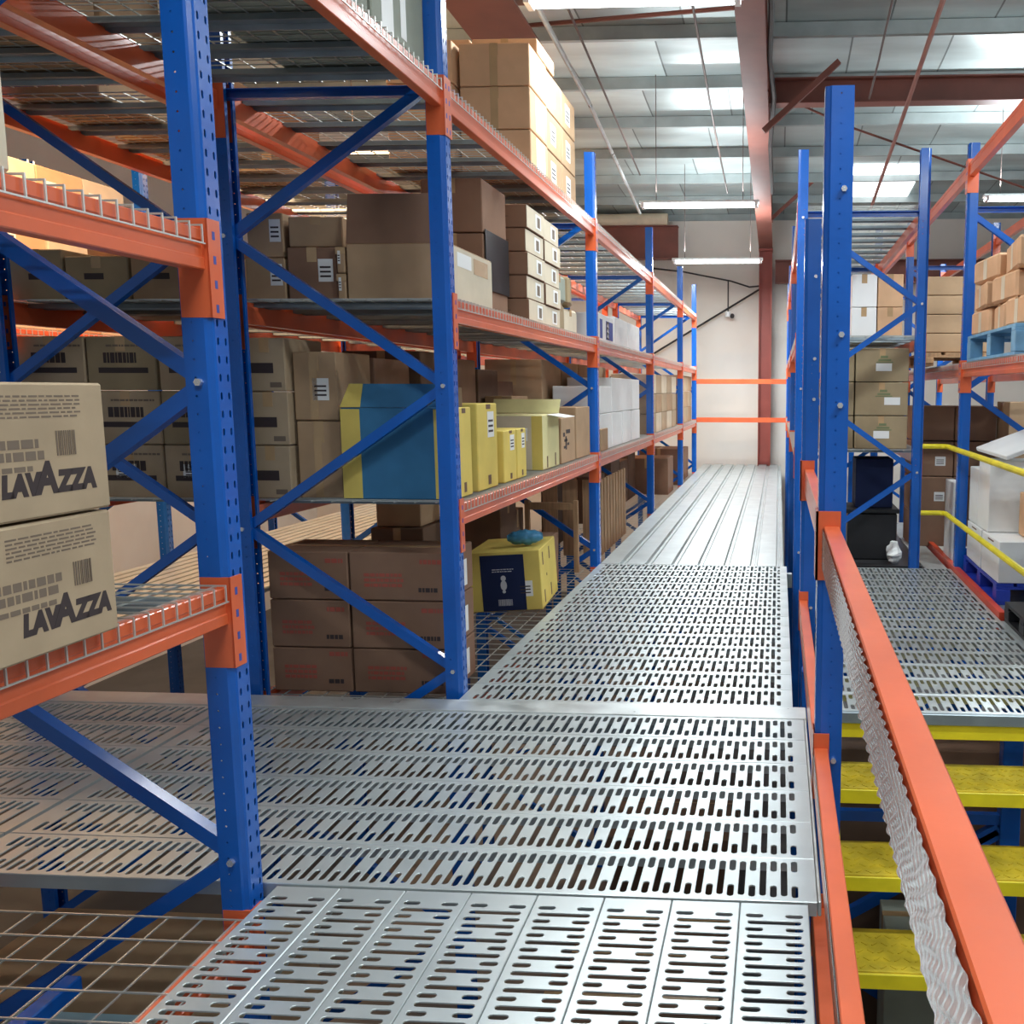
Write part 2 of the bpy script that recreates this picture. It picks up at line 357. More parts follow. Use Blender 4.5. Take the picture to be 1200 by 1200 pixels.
def rack_frame(xa, xb, y, label, zt=PZ, flip=False, bolts=True, rails=None):
    """upright frame across the rack depth xa..xb at y; slotted faces outward"""
    t = thing('rack_frame', label, 'rack frame', ((xa + xb) / 2, y, GZ))
    me = cached(('post', zt), lambda: post_mesh(GZ, zt))
    h = (xb - xa) / 2; ox = (xa + xb) / 2
    p1 = obj('post', me, t, (h, 0, -GZ)); p2 = obj('post', me, t, (-h, 0, -GZ), math.pi)
    p1.location = (h, 0, -GZ); p2.location = (-h, 0, -GZ)
    for p in (p1, p2):
        obj('base_plate', cached('baseplate', lambda: MB().box(-0.12, 0.02, -0.08, 0.08, GZ, GZ + 0.008).mesh('base_plate', M['blue'])), p)
    pitch = 0.70; z = 0.12 - 4 * 0.70; side = -1 if flip else 1
    xi = h - 0.045
    zs = []
    while z < zt - 0.1:
        zs.append((z, side)); z += pitch; side = -side
    for (za, sa), (zb, sb) in zip(zs, zs[1:]):
        mb = MB().bar((sa * xi, 0, za - GZ), (sb * xi, 0, zb - GZ), 0.04, 0.045, up=(0, 1, 0), prof=c_prof(0.045, 0.04))
        obj('brace', (mb, M['blue']), t)
    zh = 2.87 if xa == ROW1[0] else zs[-1][0] + 0.03
    obj('cross_bar', (MB().bar((-xi - 0.02, 0, zh - GZ), (xi + 0.02, 0, zh - GZ), 0.04, 0.045, prof=c_prof(0.04, 0.045)), M['blue']), t)
    if bolts:
        bm = cached('bolt', bolt_mesh)
        for za, sa in zs:
            if za > -0.5: obj('bolt', bm, t, (sa * xi, -0.045, za - GZ))
    return t

# ---------------------------------------------------------------- beams
def beam_mesh(L, h=0.108, th=0.046):
    # step beam: outer face x=0, top z=0
    pr = [(-th, -h), (-0.003, -h), (0, -h + 0.003), (0, -h + 0.030), (-0.004, -h + 0.034), (-0.004, -0.034), (0, -0.030), (0, -0.003), (-0.003, 0), (-th * 0.55, 0), (-th * 0.55, -0.022), (-th, -0.022)]
    return MB().extrude([p for p in pr], 'y', 0, L)
def conn_mesh(flip):
    s = -1 if flip else 1
    mb = MB()
    def bx(x0, x1, a, c, z0, z1): mb.box(x0, x1, min(a * s, c * s), max(a * s, c * s), z0, z1)
    bx(-0.075, 0.014, -0.006, 0.0, -0.235, 0.028)
    bx(0.0085, 0.0140, -0.058, 0.0, -0.235, 0.028)
    mb.m = 1
    for k in range(4):
        z = -0.21 + k * 0.065
        bx(0.0139, 0.0146, -0.032, -0.020, z - 0.011, z + 0.011)
        bx(-0.040, -0.028, -0.0066, -0.0059, z - 0.011, z + 0.011)
    return mb.mesh('end_connector', [M['orange'], M['blueink']])
def beam(x, y0, y1, ztop, out, label, h=0.108, group=None):
    L = round(y1 - y0, 3)
    t = thing('shelf_beam', label, 'shelf beam', (x, y0, ztop), 0, group)
    if out < 0: t.location = (x, y1, ztop); t.rotation_euler = (0, 0, math.pi)
    obj('beam_bar', cached(('beam', L, h), lambda: beam_mesh(L, h).mesh('beam_bar', M['orange'])), t)
    obj('end_connector', cached('conn0', lambda: conn_mesh(False)), t)
    obj('end_connector', cached('conn1', lambda: conn_mesh(True)), t, (0, L, 0))
    return t
# ---------------------------------------------------------------- wire decks
def deck_meshes(D, L, pitch):
    """wire deck spanning depth D (x -D..0) and length L (y 0..L); wires hook over the beams"""
    mb = MB(); r = 0.0045; n = int(L / pitch)
    for i in range(n + 1):
        y = 0.01 + (L - 0.02) * i / n
        mb.box(-D - 0.006, 0.006, y - r / 2, y + r / 2, 0.0, r)
        mb.box(0.002, 0.006, y - r / 2, y + r / 2, -0.045, 0.0); mb.box(-D - 0.006, -D - 0.002, y - r / 2, y + r / 2, -0.045, 0.0)
    k = int(D / 0.11)
    for i in range(k + 1):
        x = -D + 0.03 + (D - 0.06) * i / k; mb.box(x - r / 2, x + r / 2, 0, L, -r, 0)
    for x in (0.004, -D - 0.004): mb.box(x - r / 2, x + r / 2, 0, L, -0.047, -0.043)
    w = mb.mesh('wire_grid', M['wire'])
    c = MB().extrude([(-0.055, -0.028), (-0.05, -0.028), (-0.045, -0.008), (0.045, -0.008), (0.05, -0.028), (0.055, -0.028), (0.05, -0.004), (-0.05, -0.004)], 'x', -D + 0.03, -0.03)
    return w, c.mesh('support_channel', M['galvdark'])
def wire_deck(xa, xb, y0, L, z, label, group=None, pitch=0.055, chan=True):
    t = thing('wire_deck', label, 'wire deck', (xb, y0, z), 0, group)
    wm, cm = cached(('deck', round(xb - xa, 2), round(L, 3), pitch), lambda: deck_meshes(xb - xa, L, pitch))
    obj('wire_grid', wm, t)
    for k in ((0.17, 0.5, 0.83) if chan else ()): obj('support_channel', cm, t, (0, L * k, 0))
    return t
LV = {0: -0.06, 1: 0.945, 2: 1.93, 3: 2.90}
LNAME = {0: 'deck level', 1: 'lower shelf', 2: 'middle shelf', 3: 'top shelf'}
def shelf(xa, xb, fa, fb, lv, where, sides=('aisle side', 'back side'), z=None, deck=True, nd=3, pitch=0.055):
    z = LV[lv] if z is None else z
    y0 = fa + 0.046; y1 = fb - 0.046
    beam(xb - 0.008, y0, y1, z, 1, 'orange %s beam on %s of %s' % (LNAME[lv], sides[0], where))
    beam(xa + 0.008, y0, y1, z, -1, 'orange %s beam on %s of %s' % (LNAME[lv], sides[1], where))
    if deck:
        L = (y1 - y0) / nd
        for k in range(nd):
            lab = 'wire mesh deck on %s of %s' % (LNAME[lv], where)
            if nd > 1: lab += ', %s along' % ORD[k]
            wire_deck(xa + 0.004, xb - 0.004, y0 + k * L + 0.005, L - 0.01, z + 0.005, lab, None, pitch, lv > 0)

ROW1 = (-2.67, -1.548); ROW2 = (-3.86, -2.76); ROW3 = (-6.56, -5.46)
# row 1, beside the walkway
n1 = ['by the coffee cartons', 'where the plain steel strip meets the walkway', 'between yellow boxes and white cartons', 'behind the white cartons', 'beside the last walkway cartons', 'closing the walkway row by the far wall']
for y, nm in zip(FR, n1): rack_frame(*ROW1, y, 'blue rack frame with diagonal braces ' + nm, bolts=y < 9)
B1 = ['the coffee carton bay', 'the cross passage', 'the yellow box bay', 'the white carton bay', 'the stacked carton bay', 'the end bay']
S1 = ('the walkway side', 'the back side')
for i in range(6):
    fa = FR[i - 1] if i else 0.35; fb = FR[i]
    for lv in (0, 1, 2, 3):
        if i == 1 and lv < 3: continue
        shelf(*ROW1, fa, fb, lv, B1[i], S1, nd=2 if i in (0, 1, 5) else 3, pitch=0.11 if lv == 0 else 0.055)
rack_frame(*ROW1, 0.30, 'blue rack frame at the near end of the coffee carton bay', bolts=False)
# row 2, back to back with row 1
n2 = ['in the back row beside the printed olive cartons', 'in the back row next along from the olive cartons', 'in the back row, third from the cross passage', 'in the back row, fourth from the cross passage']
for y, nm in zip(FR[1:5], n2): rack_frame(*ROW2, y, 'blue rack frame ' + nm, flip=True, bolts=False)
rack_frame(*ROW2, FR[0], 'blue rack frame in the back row behind the coffee cartons', flip=True, bolts=False)
B2 = ['the back row passage', 'the olive carton bay', 'the second back bay', 'the third back bay']
for i in range(4):
    for lv in (1, 2, 3):
        if i == 0 and lv < 3: continue
        shelf(*ROW2, FR[i], FR[i + 1], lv, B2[i], ('the front', 'the warm aisle side'), nd=2 if i == 0 else 3, deck=i < 3)
# row 3 beyond the warm-lit aisle
for y, nm in zip((4.51, 8.14, 11.77), ('nearer', 'middle', 'farther')): rack_frame(*ROW3, y, 'blue rack frame across the warm-lit aisle, %s of three' % nm, flip=True, bolts=False)
for i, nm in ((1, 'the warm-lit bay'), (2, 'the second warm-lit bay')):
    for lv in (1, 2, 3): shelf(*ROW3, FR[i], FR[i + 1], lv, nm, ('the lit side', 'the wall side'), nd=3, deck=lv < 3)
# right-hand rows
RA = (0.14, 1.22); RB = (1.49, 2.57)
FA = [8.15, 11.78, 15.41, 17.95]
for y, nm in zip(FA, ('on the slotted landing', 'behind the labelled cartons', 'third along behind the landing', 'near the far wall')):
    rack_frame(*RA, y, 'blue rack frame with tall posts ' + nm, flip=True, bolts=y < 9)
for i, nm in enumerate(('the landing rack', 'the second landing bay', 'the third landing bay')):
    for lv in (1, 2, 3): shelf(*RA, FA[i], FA[i + 1], lv, nm, ('the stair side', 'the walkway side'), z={1: 0.995, 2: 1.96, 3: 3.02}[lv])
FB = [4.28, 8.0, 11.65, 15.3]
for y, nm in zip(FB, ('beside the stair foot', 'behind the white cartons on the blue pallet', 'behind the pallet of stacked brown cartons', 'farthest along the pallet rack')):
    rack_frame(*RB, y, 'blue pallet rack frame ' + nm, flip=True, bolts=False)
for i, nm in enumerate(('the pallet rack', 'the second pallet bay', 'the third pallet bay')):
    for lv, z in ((2, 1.725), (3, 3.31)):
        shelf(*RB, FB[i], FB[i + 1], lv, nm, ('the wall side', 'the stair side'), z=z, deck=(lv == 2), nd=2)
LV[1] = 0.945

# ---------------------------------------------------------------- walkway decks
PW = 0.2633
pl_long = slot_plank(2.73, PW).mesh('deck_plank', M['galvdeck'])
pl_left = slot_plank(2.70, PW).mesh('deck_plank', M['galvdeck'])
for k in range(6):
    y = 2.648 + k * PW
    o = obj('deck_plank', pl_long, loc=(-2.60, y, 0)); tag(o, 'slotted steel plank across the passage, %s counted from its open edge' % ORD[k], 'deck plank', 'passage planks')
    o = obj('deck_plank', pl_left, loc=(-5.32, y, 0)); tag(o, 'slotted steel plank under the back rack, %s counted from its open edge' % ORD[k], 'deck plank', 'planks under the back rack')
o = obj('edge_strip', (MB().cbox(-5.3, 0.145, 4.232, 4.392, -0.045, 0.003, 0.003), M['galv'])); tag(o, 'plain smooth steel strip between passage planks and walkway planks', 'steel strip')
o = obj('edge_strip', (MB().cbox(0.132, 0.1425, 2.648, 4.229, -0.045, 0.003, 0.003), M['galv'])); tag(o, 'narrow plain steel edge strip along passage beside the orange rails', 'steel strip')
W2 = (8.085 - 4.395) / 14
pl_main = slot_plank(1.628, W2, end=0.05).mesh('deck_plank', M['galvdeck'])
for k in range(14):
    o = obj('deck_plank', pl_main, loc=(-1.545, 4.395 + k * W2, 0)); tag(o, 'slotted steel walkway plank, %s beyond the plain strip' % ORD[k], 'deck plank', 'walkway planks')
W0 = 0.2025
pl_near = slot_plank(2.30, W0, pitch=0.035, end=0.03).mesh('deck_plank', M['galvdeck'])
for k in range(8):
    o = obj('deck_plank', pl_near, loc=(0.105 - k * W0, 0.335, -0.002), rz=math.pi / 2); tag(o, 'slotted plank running lengthwise, %s from the orange rails' % ORD[k], 'deck plank', 'lengthwise planks')
W3 = (8.085 - 4.37) / 14
pl_land = slot_plank(1.21, W3, end=0.02).mesh('deck_plank', M['galvdeck'])
for k in range(14):
    o = obj('deck_plank', pl_land, loc=(0.27, 4.37 + k * W3, 0)); tag(o, 'slotted steel landing plank, %s up from the stair head' % ORD[k], 'deck plank', 'landing planks')
    if k < 7:
        o = obj('deck_plank', pl_land, loc=(1.482, 4.37 + k * W3, 0)); tag(o, 'slotted landing plank toward the black pallet, %s from stair head' % ORD[k], 'deck plank', 'outer landing planks')
def rib_sheet(wd, L, pitch=0.235):
    n = round(wd / pitch); p = wd / n; pr = []
    for i in range(n):
        a = i * p; pr += [(a, 0), (a + p * 0.70, 0), (a + p * 0.74, -0.028), (a + p * 0.80, -0.028), (a + p * 0.82, -0.02), (a + p * 0.88, -0.02), (a + p * 0.90, -0.028), (a + p * 0.96, -0.028)]
    pr.append((wd, 0)); mb = MB(); n = len(pr)
    vs = [(x, 0, z) for x, z in pr] + [(x, L, z) for x, z in pr] + [(x, 0, z - 0.003) for x, z in pr] + [(x, L, z - 0.003) for x, z in pr]
    fs = []
    for i in range(n - 1): fs += [(i, i + 1, n + i + 1, n + i), (2 * n + i + 1, 2 * n + i, 3 * n + i, 3 * n + i + 1), (2 * n + i, 2 * n + i + 1, i + 1, i)]
    return mb.add(vs, fs)
rs = rib_sheet(1.60, 3.82).mesh('ribbed_sheet', M['galvdeck'])
for k, nm in enumerate(('first beyond the slotted planks', 'middle of the three', 'last before the far wall')):
    o = obj('ribbed_sheet', rs, loc=(-1.54, 8.10 + k * 3.825, 0)); tag(o, 'ribbed galvanised walkway sheet, ' + nm, 'deck sheet')
rs2 = rib_sheet(1.55, 4.4, 0.11).mesh('ribbed_sheet', M['galvdeck'])
for k, nm in enumerate(('closest to the passage', 'second along', 'farthest along')):
    o = obj('ribbed_sheet', rs2, loc=(-5.43, 4.42 + k * 4.42, 0)); tag(o, 'ribbed sheet floor of the warm-lit aisle, ' + nm, 'deck sheet')
# plain dark sheet under the landing rack
o = obj('floor_sheet', (MB().cbox(0.24, 1.26, 8.21, 11.7, -0.045, -0.004, 0.003), M['blacksheet'])); tag(o, 'dark steel floor sheet behind the landing rack posts', 'deck sheet')
o = obj('floor_sheet', (MB().cbox(1.27, 1.46, 8.10, 11.0, -0.045, -0.004, 0.003), M['galv'])); tag(o, 'pale narrow floor sheet between landing rack and pallet rack', 'deck sheet')
# deck bearers
for y, nm in ((4.30, 'plain steel strip'), (8.02, 'start of the ribbed walkway sheets')):
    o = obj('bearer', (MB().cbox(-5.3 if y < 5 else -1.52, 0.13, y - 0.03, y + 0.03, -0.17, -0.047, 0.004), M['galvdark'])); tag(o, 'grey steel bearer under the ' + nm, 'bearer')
o = obj('curb_beam', (MB().extrude([(1.484, -0.10), (1.535, -0.10), (1.535, 0.035), (1.52, 0.04), (1.484, 0.04)], 'y', 6.30, 9.8), M['redorange'])); tag(o, 'red-orange curb beam between the landing and the blue pallet', 'beam')

# ---------------------------------------------------------------- guard posts and rails on the right
gm = post_mesh(GZ, 2.545, 0.10, 0.05)
def guard_post(y, label):
    t = thing('guard_post', label, 'guard post', (0.15, y, GZ), math.pi)
    obj('upright', gm, t, (0, 0, -GZ)); obj('base_plate', cached('baseplate', None), t, (0, 0, -GZ))
    bm = cached('bolt', bolt_mesh)
    for z in (-0.2, 0.12, 0.75, 1.45, 1.7, 2.2):
        obj('bolt', bm, t, (-0.07, 0.05, z - GZ), math.pi)
    return t
guard_post(3.50, 'tall blue guard post carrying orange rails at the passage corner')
guard_post(6.05, 'blue guard post standing between the walkway and the landing')
guard_post(-0.2, 'blue guard post at the near end of the orange rails')
def rail(x0, x1, z0, z1, y0, y1, label, wrap=False, perf=False):
    t = thing('guard_rail', label, 'guard rail', (x0, y0, z0)); L = y1 - y0; wd = x1 - x0; h = z1 - z0
    mb = MB().cbox(0, wd, 0, L, 0, h, 0.003); obj('rail_bar', (mb, M['orange']), t)
    for yy, s in ((0, 1), (L, -1)):
        c = MB(); c.box(-0.0285 if x0 > 0.16 else -0.003, wd + 0.005, min(yy - s * 0.006, yy), max(yy - s * 0.006, yy), h - 0.20, h + 0.055)
        c.box(-0.0285 if x0 > 0.16 else -0.003, -0.0195 if x0 > 0.16 else -0.0005, min(yy, yy - s * 0.055), max(yy, yy - s * 0.055), h - 0.20, h + 0.055)
        obj('end_bracket', (c, M['orange']), t)
    if wrap:
        # crinkled film over the side: a rippled strip
        n = int(L / 0.006); vs = []; fs = []; rows = 36; rw = random.Random(3)
        ph = [0.0]
        for i in range(n): ph.append(ph[-1] + 0.006 * 2 * math.pi / (0.05 * (1 + 0.35 * math.sin(i * 0.021) + 0.2 * math.sin(i * 0.0057 + 1))))
        for i in range(n + 1):
            y = L * i / n; big = 0.45 + 0.55 * math.sin(y * 2.3 + 0.6) ** 2
            for j in range(rows + 1):
                u = j / rows; zig = 2 * math.pi / 0.05 * (1.6 * u * h) + 3.2 * abs(((u * 1.5 + 0.15) % 1.0) - 0.5)
                x = -0.0045 - big * (0.0032 * math.sin(ph[i] + zig) + 0.0010 * math.sin(ph[i] * 2.3 + u * 7))
                vs.append((min(x, -0.0008), y, 0.004 + (h - 0.012) * u))
        for i in range(n):
            for j in range(rows): a = i * (rows + 1) + j; fs.append((a, a + 1, a + rows + 2, a + rows + 1))
        o = obj('plastic_wrap', (MB().add(vs, fs), M['wrap']), t); o['label'] = 'crinkled shiny plastic film'
        for p in o.data.polygons: p.use_smooth = True
    if perf:
        c = MB()
        n = int(L / 0.025); za, zc = h * 0.70, h * 0.88
        c.add([(-0.0015, 0.02 + i * 0.025, z) for i in range(n) for z in (za, zc)], [(2 * i, 2 * i + 1, 2 * i + 3, 2 * i + 2) for i in range(n - 1)])
        c.mi = [i % 2 for i in range(n - 1)]
        o = obj('slot_pattern', (c, [M['bolt'], M['black']]), t); o['label'] = 'row of bright slots'
    return t
rail(0.169, 0.2255, 0.863, 1.012, -0.14, 3.44, 'wrapped orange top rail nearest the stairs with crinkled film', wrap=True)
rail(0.169, 0.2255, 0.863, 1.012, 3.56, 5.99, 'orange top rail between the two blue guard posts')
rail(0.146, 0.198, 0.03, 0.17, -0.14, 3.44, 'low orange toe rail beside the lengthwise planks', perf=True)
rail(0.146, 0.198, 0.03, 0.17, 3.56, 5.99, 'low orange toe rail beside the walkway planks')
rail(0.150, 0.200, -0.62, -0.47, -0.14, 3.44, 'orange beam below the deck under the toe rail')

# ---------------------------------------------------------------- staircase and yellow handrail
st = thing('staircase', 'yellow steel staircase with studded treads going down from the landing', 'staircase', (0.282, 4.35, GZ))
def tread_mesh():
    W = 1.17; D = 0.335
    mb = MB().cbox(0, W, 0, D, -0.05, 0, 0.003)
    mb.box(0, W, 0.012, 0.02, 0.0, 0.004)
    k = 0
    for j in range(5):
        for i in range(30):
            x = 0.03 + i * 0.042 + (0.021 if j % 2 else 0); y = 0.05 + j * 0.055
            if x > W - 0.03: continue
            s = 1 if (i + j) % 2 else -1; dx = 0.011; dy = 0.011 * s
            n = Vector((-dy, dx)).normalized() * 0.0035
            q = [(x - dx - n.x, y - dy - n.y, 0), (x + dx - n.x, y + dy - n.y, 0), (x + dx + n.x, y + dy + n.y, 0), (x - dx + n.x, y - dy + n.y, 0)]
            q += [(a, c, 0.003) for a, c, _ in q]
            mb.add(q, [(4, 5, 6, 7), (0, 1, 5, 4), (1, 2, 6, 5), (2, 3, 7, 6), (3, 0, 4, 7)])
    return mb.mesh('tread', M['yellowtread'])
tm = tread_mesh(); nose = MB().cbox(0, 1.17, -0.008, 0.0, -0.06, 0.004, 0.002).mesh('nosing', M['yellowpaint'])
for k in range(8):
    t = obj('tread', tm, st, (0.015, -0.245 - 0.253 * k, -0.28 * (k + 1) - GZ)); obj('nosing', nose, t)
for x in (-0.012, 1.187):
    mb = MB().extrude([(0.03, -0.05 - GZ), (0.03, -0.36 - GZ), (-2.3, -0.36 - GZ - 2.42), (-2.5, -0.36 - GZ - 2.42), (-0.36, -0.36 - GZ + 0.12), (-0.05, -0.05 - GZ)], 'x', x, x + 0.012)
    obj('stringer', (mb, M['yellowpaint']), st)
obj('head_plate', (MB().cbox(0.0, 1.187, 0.0, 0.012, -0.125 - GZ, -0.055 - GZ, 0.002), M['yellowpaint']), st)
o = obj('edge_channel', (MB().cbox(0.26, 2.7, 4.335, 4.368, -0.052, 0.002, 0.003), M['galvdark'])); tag(o, 'blue-grey steel edge channel at the head of the stairs', 'edge channel')
hr = thing('handrail', 'yellow two-bar handrail bending round the landing edge', 'handrail', (1.41, 8.0, 0))
def fillet(pts): return pts
for z, n in ((1.045, 'top_bar'), (0.483, 'lower_bar')):
    pts = [(-0.20, 0.05, z), (-0.05, 0.05, z), (-0.015, 0.035, z), (0, 0.0, z), (0, -3.6, z - 0.01)]
    obj(n, (MB().tube(pts, 0.021, 10), M['yellowpaint']), hr)
obj('rail_post', (MB().tube([(0, -3.6, 0.003), (0, -3.6, 1.05)], 0.021, 10), M['yellowpaint']), hr)

# ---------------------------------------------------------------- lamps
def lamp(x, y, z, label):
    t = thing('tube_lamp', label, 'ceiling lamp', (x, y, z))
    obj('housing', (MB().extrude([(-0.05, 0.05), (0.05, 0.05), (0.09, 0.025), (0.10, 0.02), (0.10, 0.015), (-0.10, 0.015), (-0.10, 0.02), (-0.09, 0.025)], 'x', -0.76, 0.76), M['housing']), t)
    for s in (-1, 1): obj('tube', (MB().tube([(-0.74, s * 0.05, -0.012), (0.74, s * 0.05, -0.012)], 0.019, 8), M['lamp']), t)
    for s in (-0.72, 0.72): obj('tube_holder', (MB().box(s - 0.02, s + 0.02, -0.08, 0.08, -0.035, 0.016), M['housing']), t)
    zt = roof_z(y) + 0.14 - z
    for s in (-0.55, 0.55): obj('hanger_rod', (MB().tube([(s, 0, 0.05), (s, 0, zt)], 0.005, 6), M['rod']), t)
NM = ['first overhead above the walkway', 'second along above the walkway', 'third along near the far wall', 'above the lengthwise planks', 'behind the lengthwise planks', 'above the stairs', 'above the pallet rack', 'far above the pallet rack']
for (x, y, z, e), nm in zip(LAMPS, NM): lamp(x, y, z, 'white twin tube ceiling lamp hung on rods, ' + nm)
for (x, y, z, e), nm in zip(WARMLAMPS, ('nearer', 'middle', 'farther')):
    t = thing('bay_lamp', 'warm orange ceiling lamp above the back aisle, %s of three' % nm, 'ceiling lamp', (x, y, z))
    obj('housing', (MB().cbox(-0.5, 0.5, -0.15, 0.15, 0.02, 0.14, 0.01), M['housing']), t)
    obj('lens', (MB().cbox(-0.48, 0.48, -0.13, 0.13, -0.02, 0.02, 0.005), M['warmlamp']), t)
    obj('hanger_rod', (MB().tube([(0, 0, 0.14), (0, 0, roof_z(y) + 0.14 - z)], 0.006, 6), M['rod']), t)

# ---------------------------------------------------------------- overhead pipes, rods, braces, cables
def run(name, pts, r, m, label, cat, n=6):
    o = obj(name, (MB().tube(pts, r, n), m)); return tag(o, label, cat)
run('conduit', [(1.06, 2.0, 4.75), (1.20, 7.6, 4.42), (1.26, 10.5, 4.33), (1.34, 14.75, 4.2)], 0.022, M['pipe'], 'long red-brown pipe running overhead above the stairs', 'pipe', 8)
run('sag_rod', [(0.97, 4, 5.4), (0.97, 8.12, 5.05), (0.985, 10.3, 4.86), (0.99, 11.4, 4.8)], 0.012, M['rod'], 'thin dark rod overhead beside the red-brown pipe', 'rod')
run('sag_rod', [(-0.71, 5, 4.86), (-0.74, 8.03, 4.66), (-0.80, 11.94, 4.6), (-0.80, 14.7, 4.44)], 0.012, M['rod'], 'thin dark rod overhead running beside the brown rafter', 'rod')
run('sag_rod', [(-1.70, 6, 4.7), (-1.764, 8.32, 4.6), (-2.04, 14.17, 4.6)], 0.012, M['rod'], 'thin dark rod overhead above the top shelf cartons', 'rod')
run('conduit', [(-1.75, 7.0, 4.22), (-1.821, 9.3, 4.2), (-2.155, 14.93, 4.2)], 0.022, M['galv'], 'grey steel conduit sloping overhead behind the top shelf cartons', 'pipe', 8)
run('brace_rod', [(-0.2, 12, 5.1), (0.86, 12, 4.64), (2.91, 12, 3.93), (5.5, 12, 3.1)], 0.014, M['brownsteel'], 'long diagonal tie rod crossing the roof above the landing rack', 'rod')
run('brace_rod', [(-0.42, 8.6, 4.75), (-2.6, 9.6, 5.0)], 0.02, M['brownsteel'], 'brown tie rod from the rafter toward the top shelf cartons', 'rod')
o = obj('rafter_brace', (MB().bar((0.62, 11.0, 5.08), (-0.2, 11.0, 4.36), 0.06, 0.06), M['brownsteel'])); tag(o, 'short brown diagonal strut beside rafter, nearer of two', 'strut')
o = obj('rafter_brace', (MB().bar((0.62, 17.5, 5.24), (-0.2, 17.5, 4.52), 0.06, 0.06), M['brownsteel'])); tag(o, 'short brown diagonal strut beside rafter, farther of two', 'strut')
run('cable', [(-0.12, 7.8, 5.0), (-0.10, 9.0, 4.9), (-0.13, 10.2, 4.86), (-0.09, 11.2, 4.78), (-0.14, 12.4, 4.55), (-0.13, 15, 4.5)], 0.028, M['cable'], 'thick black cable clipped along the brown rafter', 'cable')
run('wall_brace', [(-0.38, 19.7, 3.566), (-2.60, 19.7, 2.25), (-3.8, 19.7, 1.6)], 0.022, M['cable'], 'dark diagonal tie rod across the cream far wall', 'rod')
run('cable', [(-3.2, 19.75, 4.05), (-1.98, 19.75, 3.91), (-1.0, 19.75, 3.72), (-0.62, 19.75, 3.6), (-0.40, 19.75, 3.62)], 0.018, M['cable'], 'dark cable strung across the top of the far wall', 'cable')
o = obj('insulation_roll', (MB().tube([(-3.9, 19.45, 4.90), (-3.3, 19.45, 4.89), (-2.9, 19.45, 4.90), (-2.25, 19.45, 4.90)], 0.115, 12), M['pale'])); tag(o, 'rolled pale insulation lying along the brown end beam', 'roll')
t = thing('security_camera', 'small dark camera on a drop rod at the far wall', 'security camera', (-1.05, 19.65, 3.0))
obj('drop_rod', (MB().tube([(0, 0.05, 0.1), (0, 0.05, 0.72)], 0.014, 6), M['cable']), t)
obj('dome', (MB().tube([(0, 0, 0.0), (0, 0, 0.04), (0, 0, 0.10)], 0.06, 10), M['housing']), t)
obj('lens', (MB().tube([(0.09, -0.02, 0.02), (0.09, -0.08, 0.0)], 0.045, 10), M['cable']), t)
for z, nm in ((1.677, 'upper'), (0.957, 'lower')):
    o = obj('stop_bar', (MB().cbox(-1.60, 0.20, 18.0, 18.035, z - 0.045, z + 0.045, 0.003), M['orange'])); tag(o, 'thin orange stop bar across the walkway end, %s of two' % nm, 'stop bar')

# ---------------------------------------------------------------- cartons
def face_frame(face, d):
    dx, dy, dz = d; s = 0.0025
    if face == '-Y': return Vector((-dx / 2, -dy / 2 + s, 0)), Vector((1, 0, 0)), Vector((0, -1, 0)), dx
    if face == '+X': return Vector((dx / 2 - s, -dy / 2, 0)), Vector((0, 1, 0)), Vector((1, 0, 0)), dy
    if face == '-X': return Vector((-dx / 2 + s, dy / 2, 0)), Vector((0, -1, 0)), Vector((-1, 0, 0)), dy
def patches(parent, d, face, rects, m, name, t=0.0014, ink=None):
    o0, u, n, wd = face_frame(face, d); mb = MB(); z = Vector((0, 0, 1))
    def q(r, tt):
        a, b2, c, e = r
        p = [o0 + u * a + z * c, o0 + u * b2 + z * c, o0 + u * b2 + z * e, o0 + u * a + z * e]
        v = [x + n * 0.0002 for x in p] + [x + n * tt for x in p]
        mb.add(v, [(4, 5, 6, 7), (0, 1, 5, 4), (1, 2, 6, 5), (2, 3, 7, 6), (3, 0, 4, 7)])
    for r in rects: q(r, t)
    if ink:
        mb.m = 1
        for r in ink: q(r, t + 0.0008)
    return obj(name, (mb, [m, M['ink']] if ink else m), parent)
def label_sheet(parent, d, face, u, v, wd, h, name='label_sheet', mt='paper'):
    ink = [(u + wd * 0.12, u + wd * 0.85, v + h * (0.2 + 0.2 * k), v + h * (0.28 + 0.2 * k)) for k in range(3)]
    return patches(parent, d, face, [(u, u + wd, v, v + h)], M[mt], name, 0.0014, ink if h > 0.05 else None)
def print_lines(u0, u1, v0, v1, n, seed=0, fill=0.7):
    rnd = random.Random(seed); out = []; h = (v1 - v0) / n
    for i in range(n):
        x = u0
        while x < u1 - 0.01:
            L = rnd.uniform(0.008, 0.03); out.append((x, min(x + L, u1), v0 + i * h, v0 + i * h + h * fill)); x += L + 0.005
    return out
def barcode(u, v, w_, h, seed=0):
    rnd = random.Random(seed); x = u; out = []
    while x < u + w_: a = rnd.uniform(0.0012, 0.004); out.append((x, x + a, v, v + h)); x += a + rnd.uniform(0.0015, 0.004)
    return out
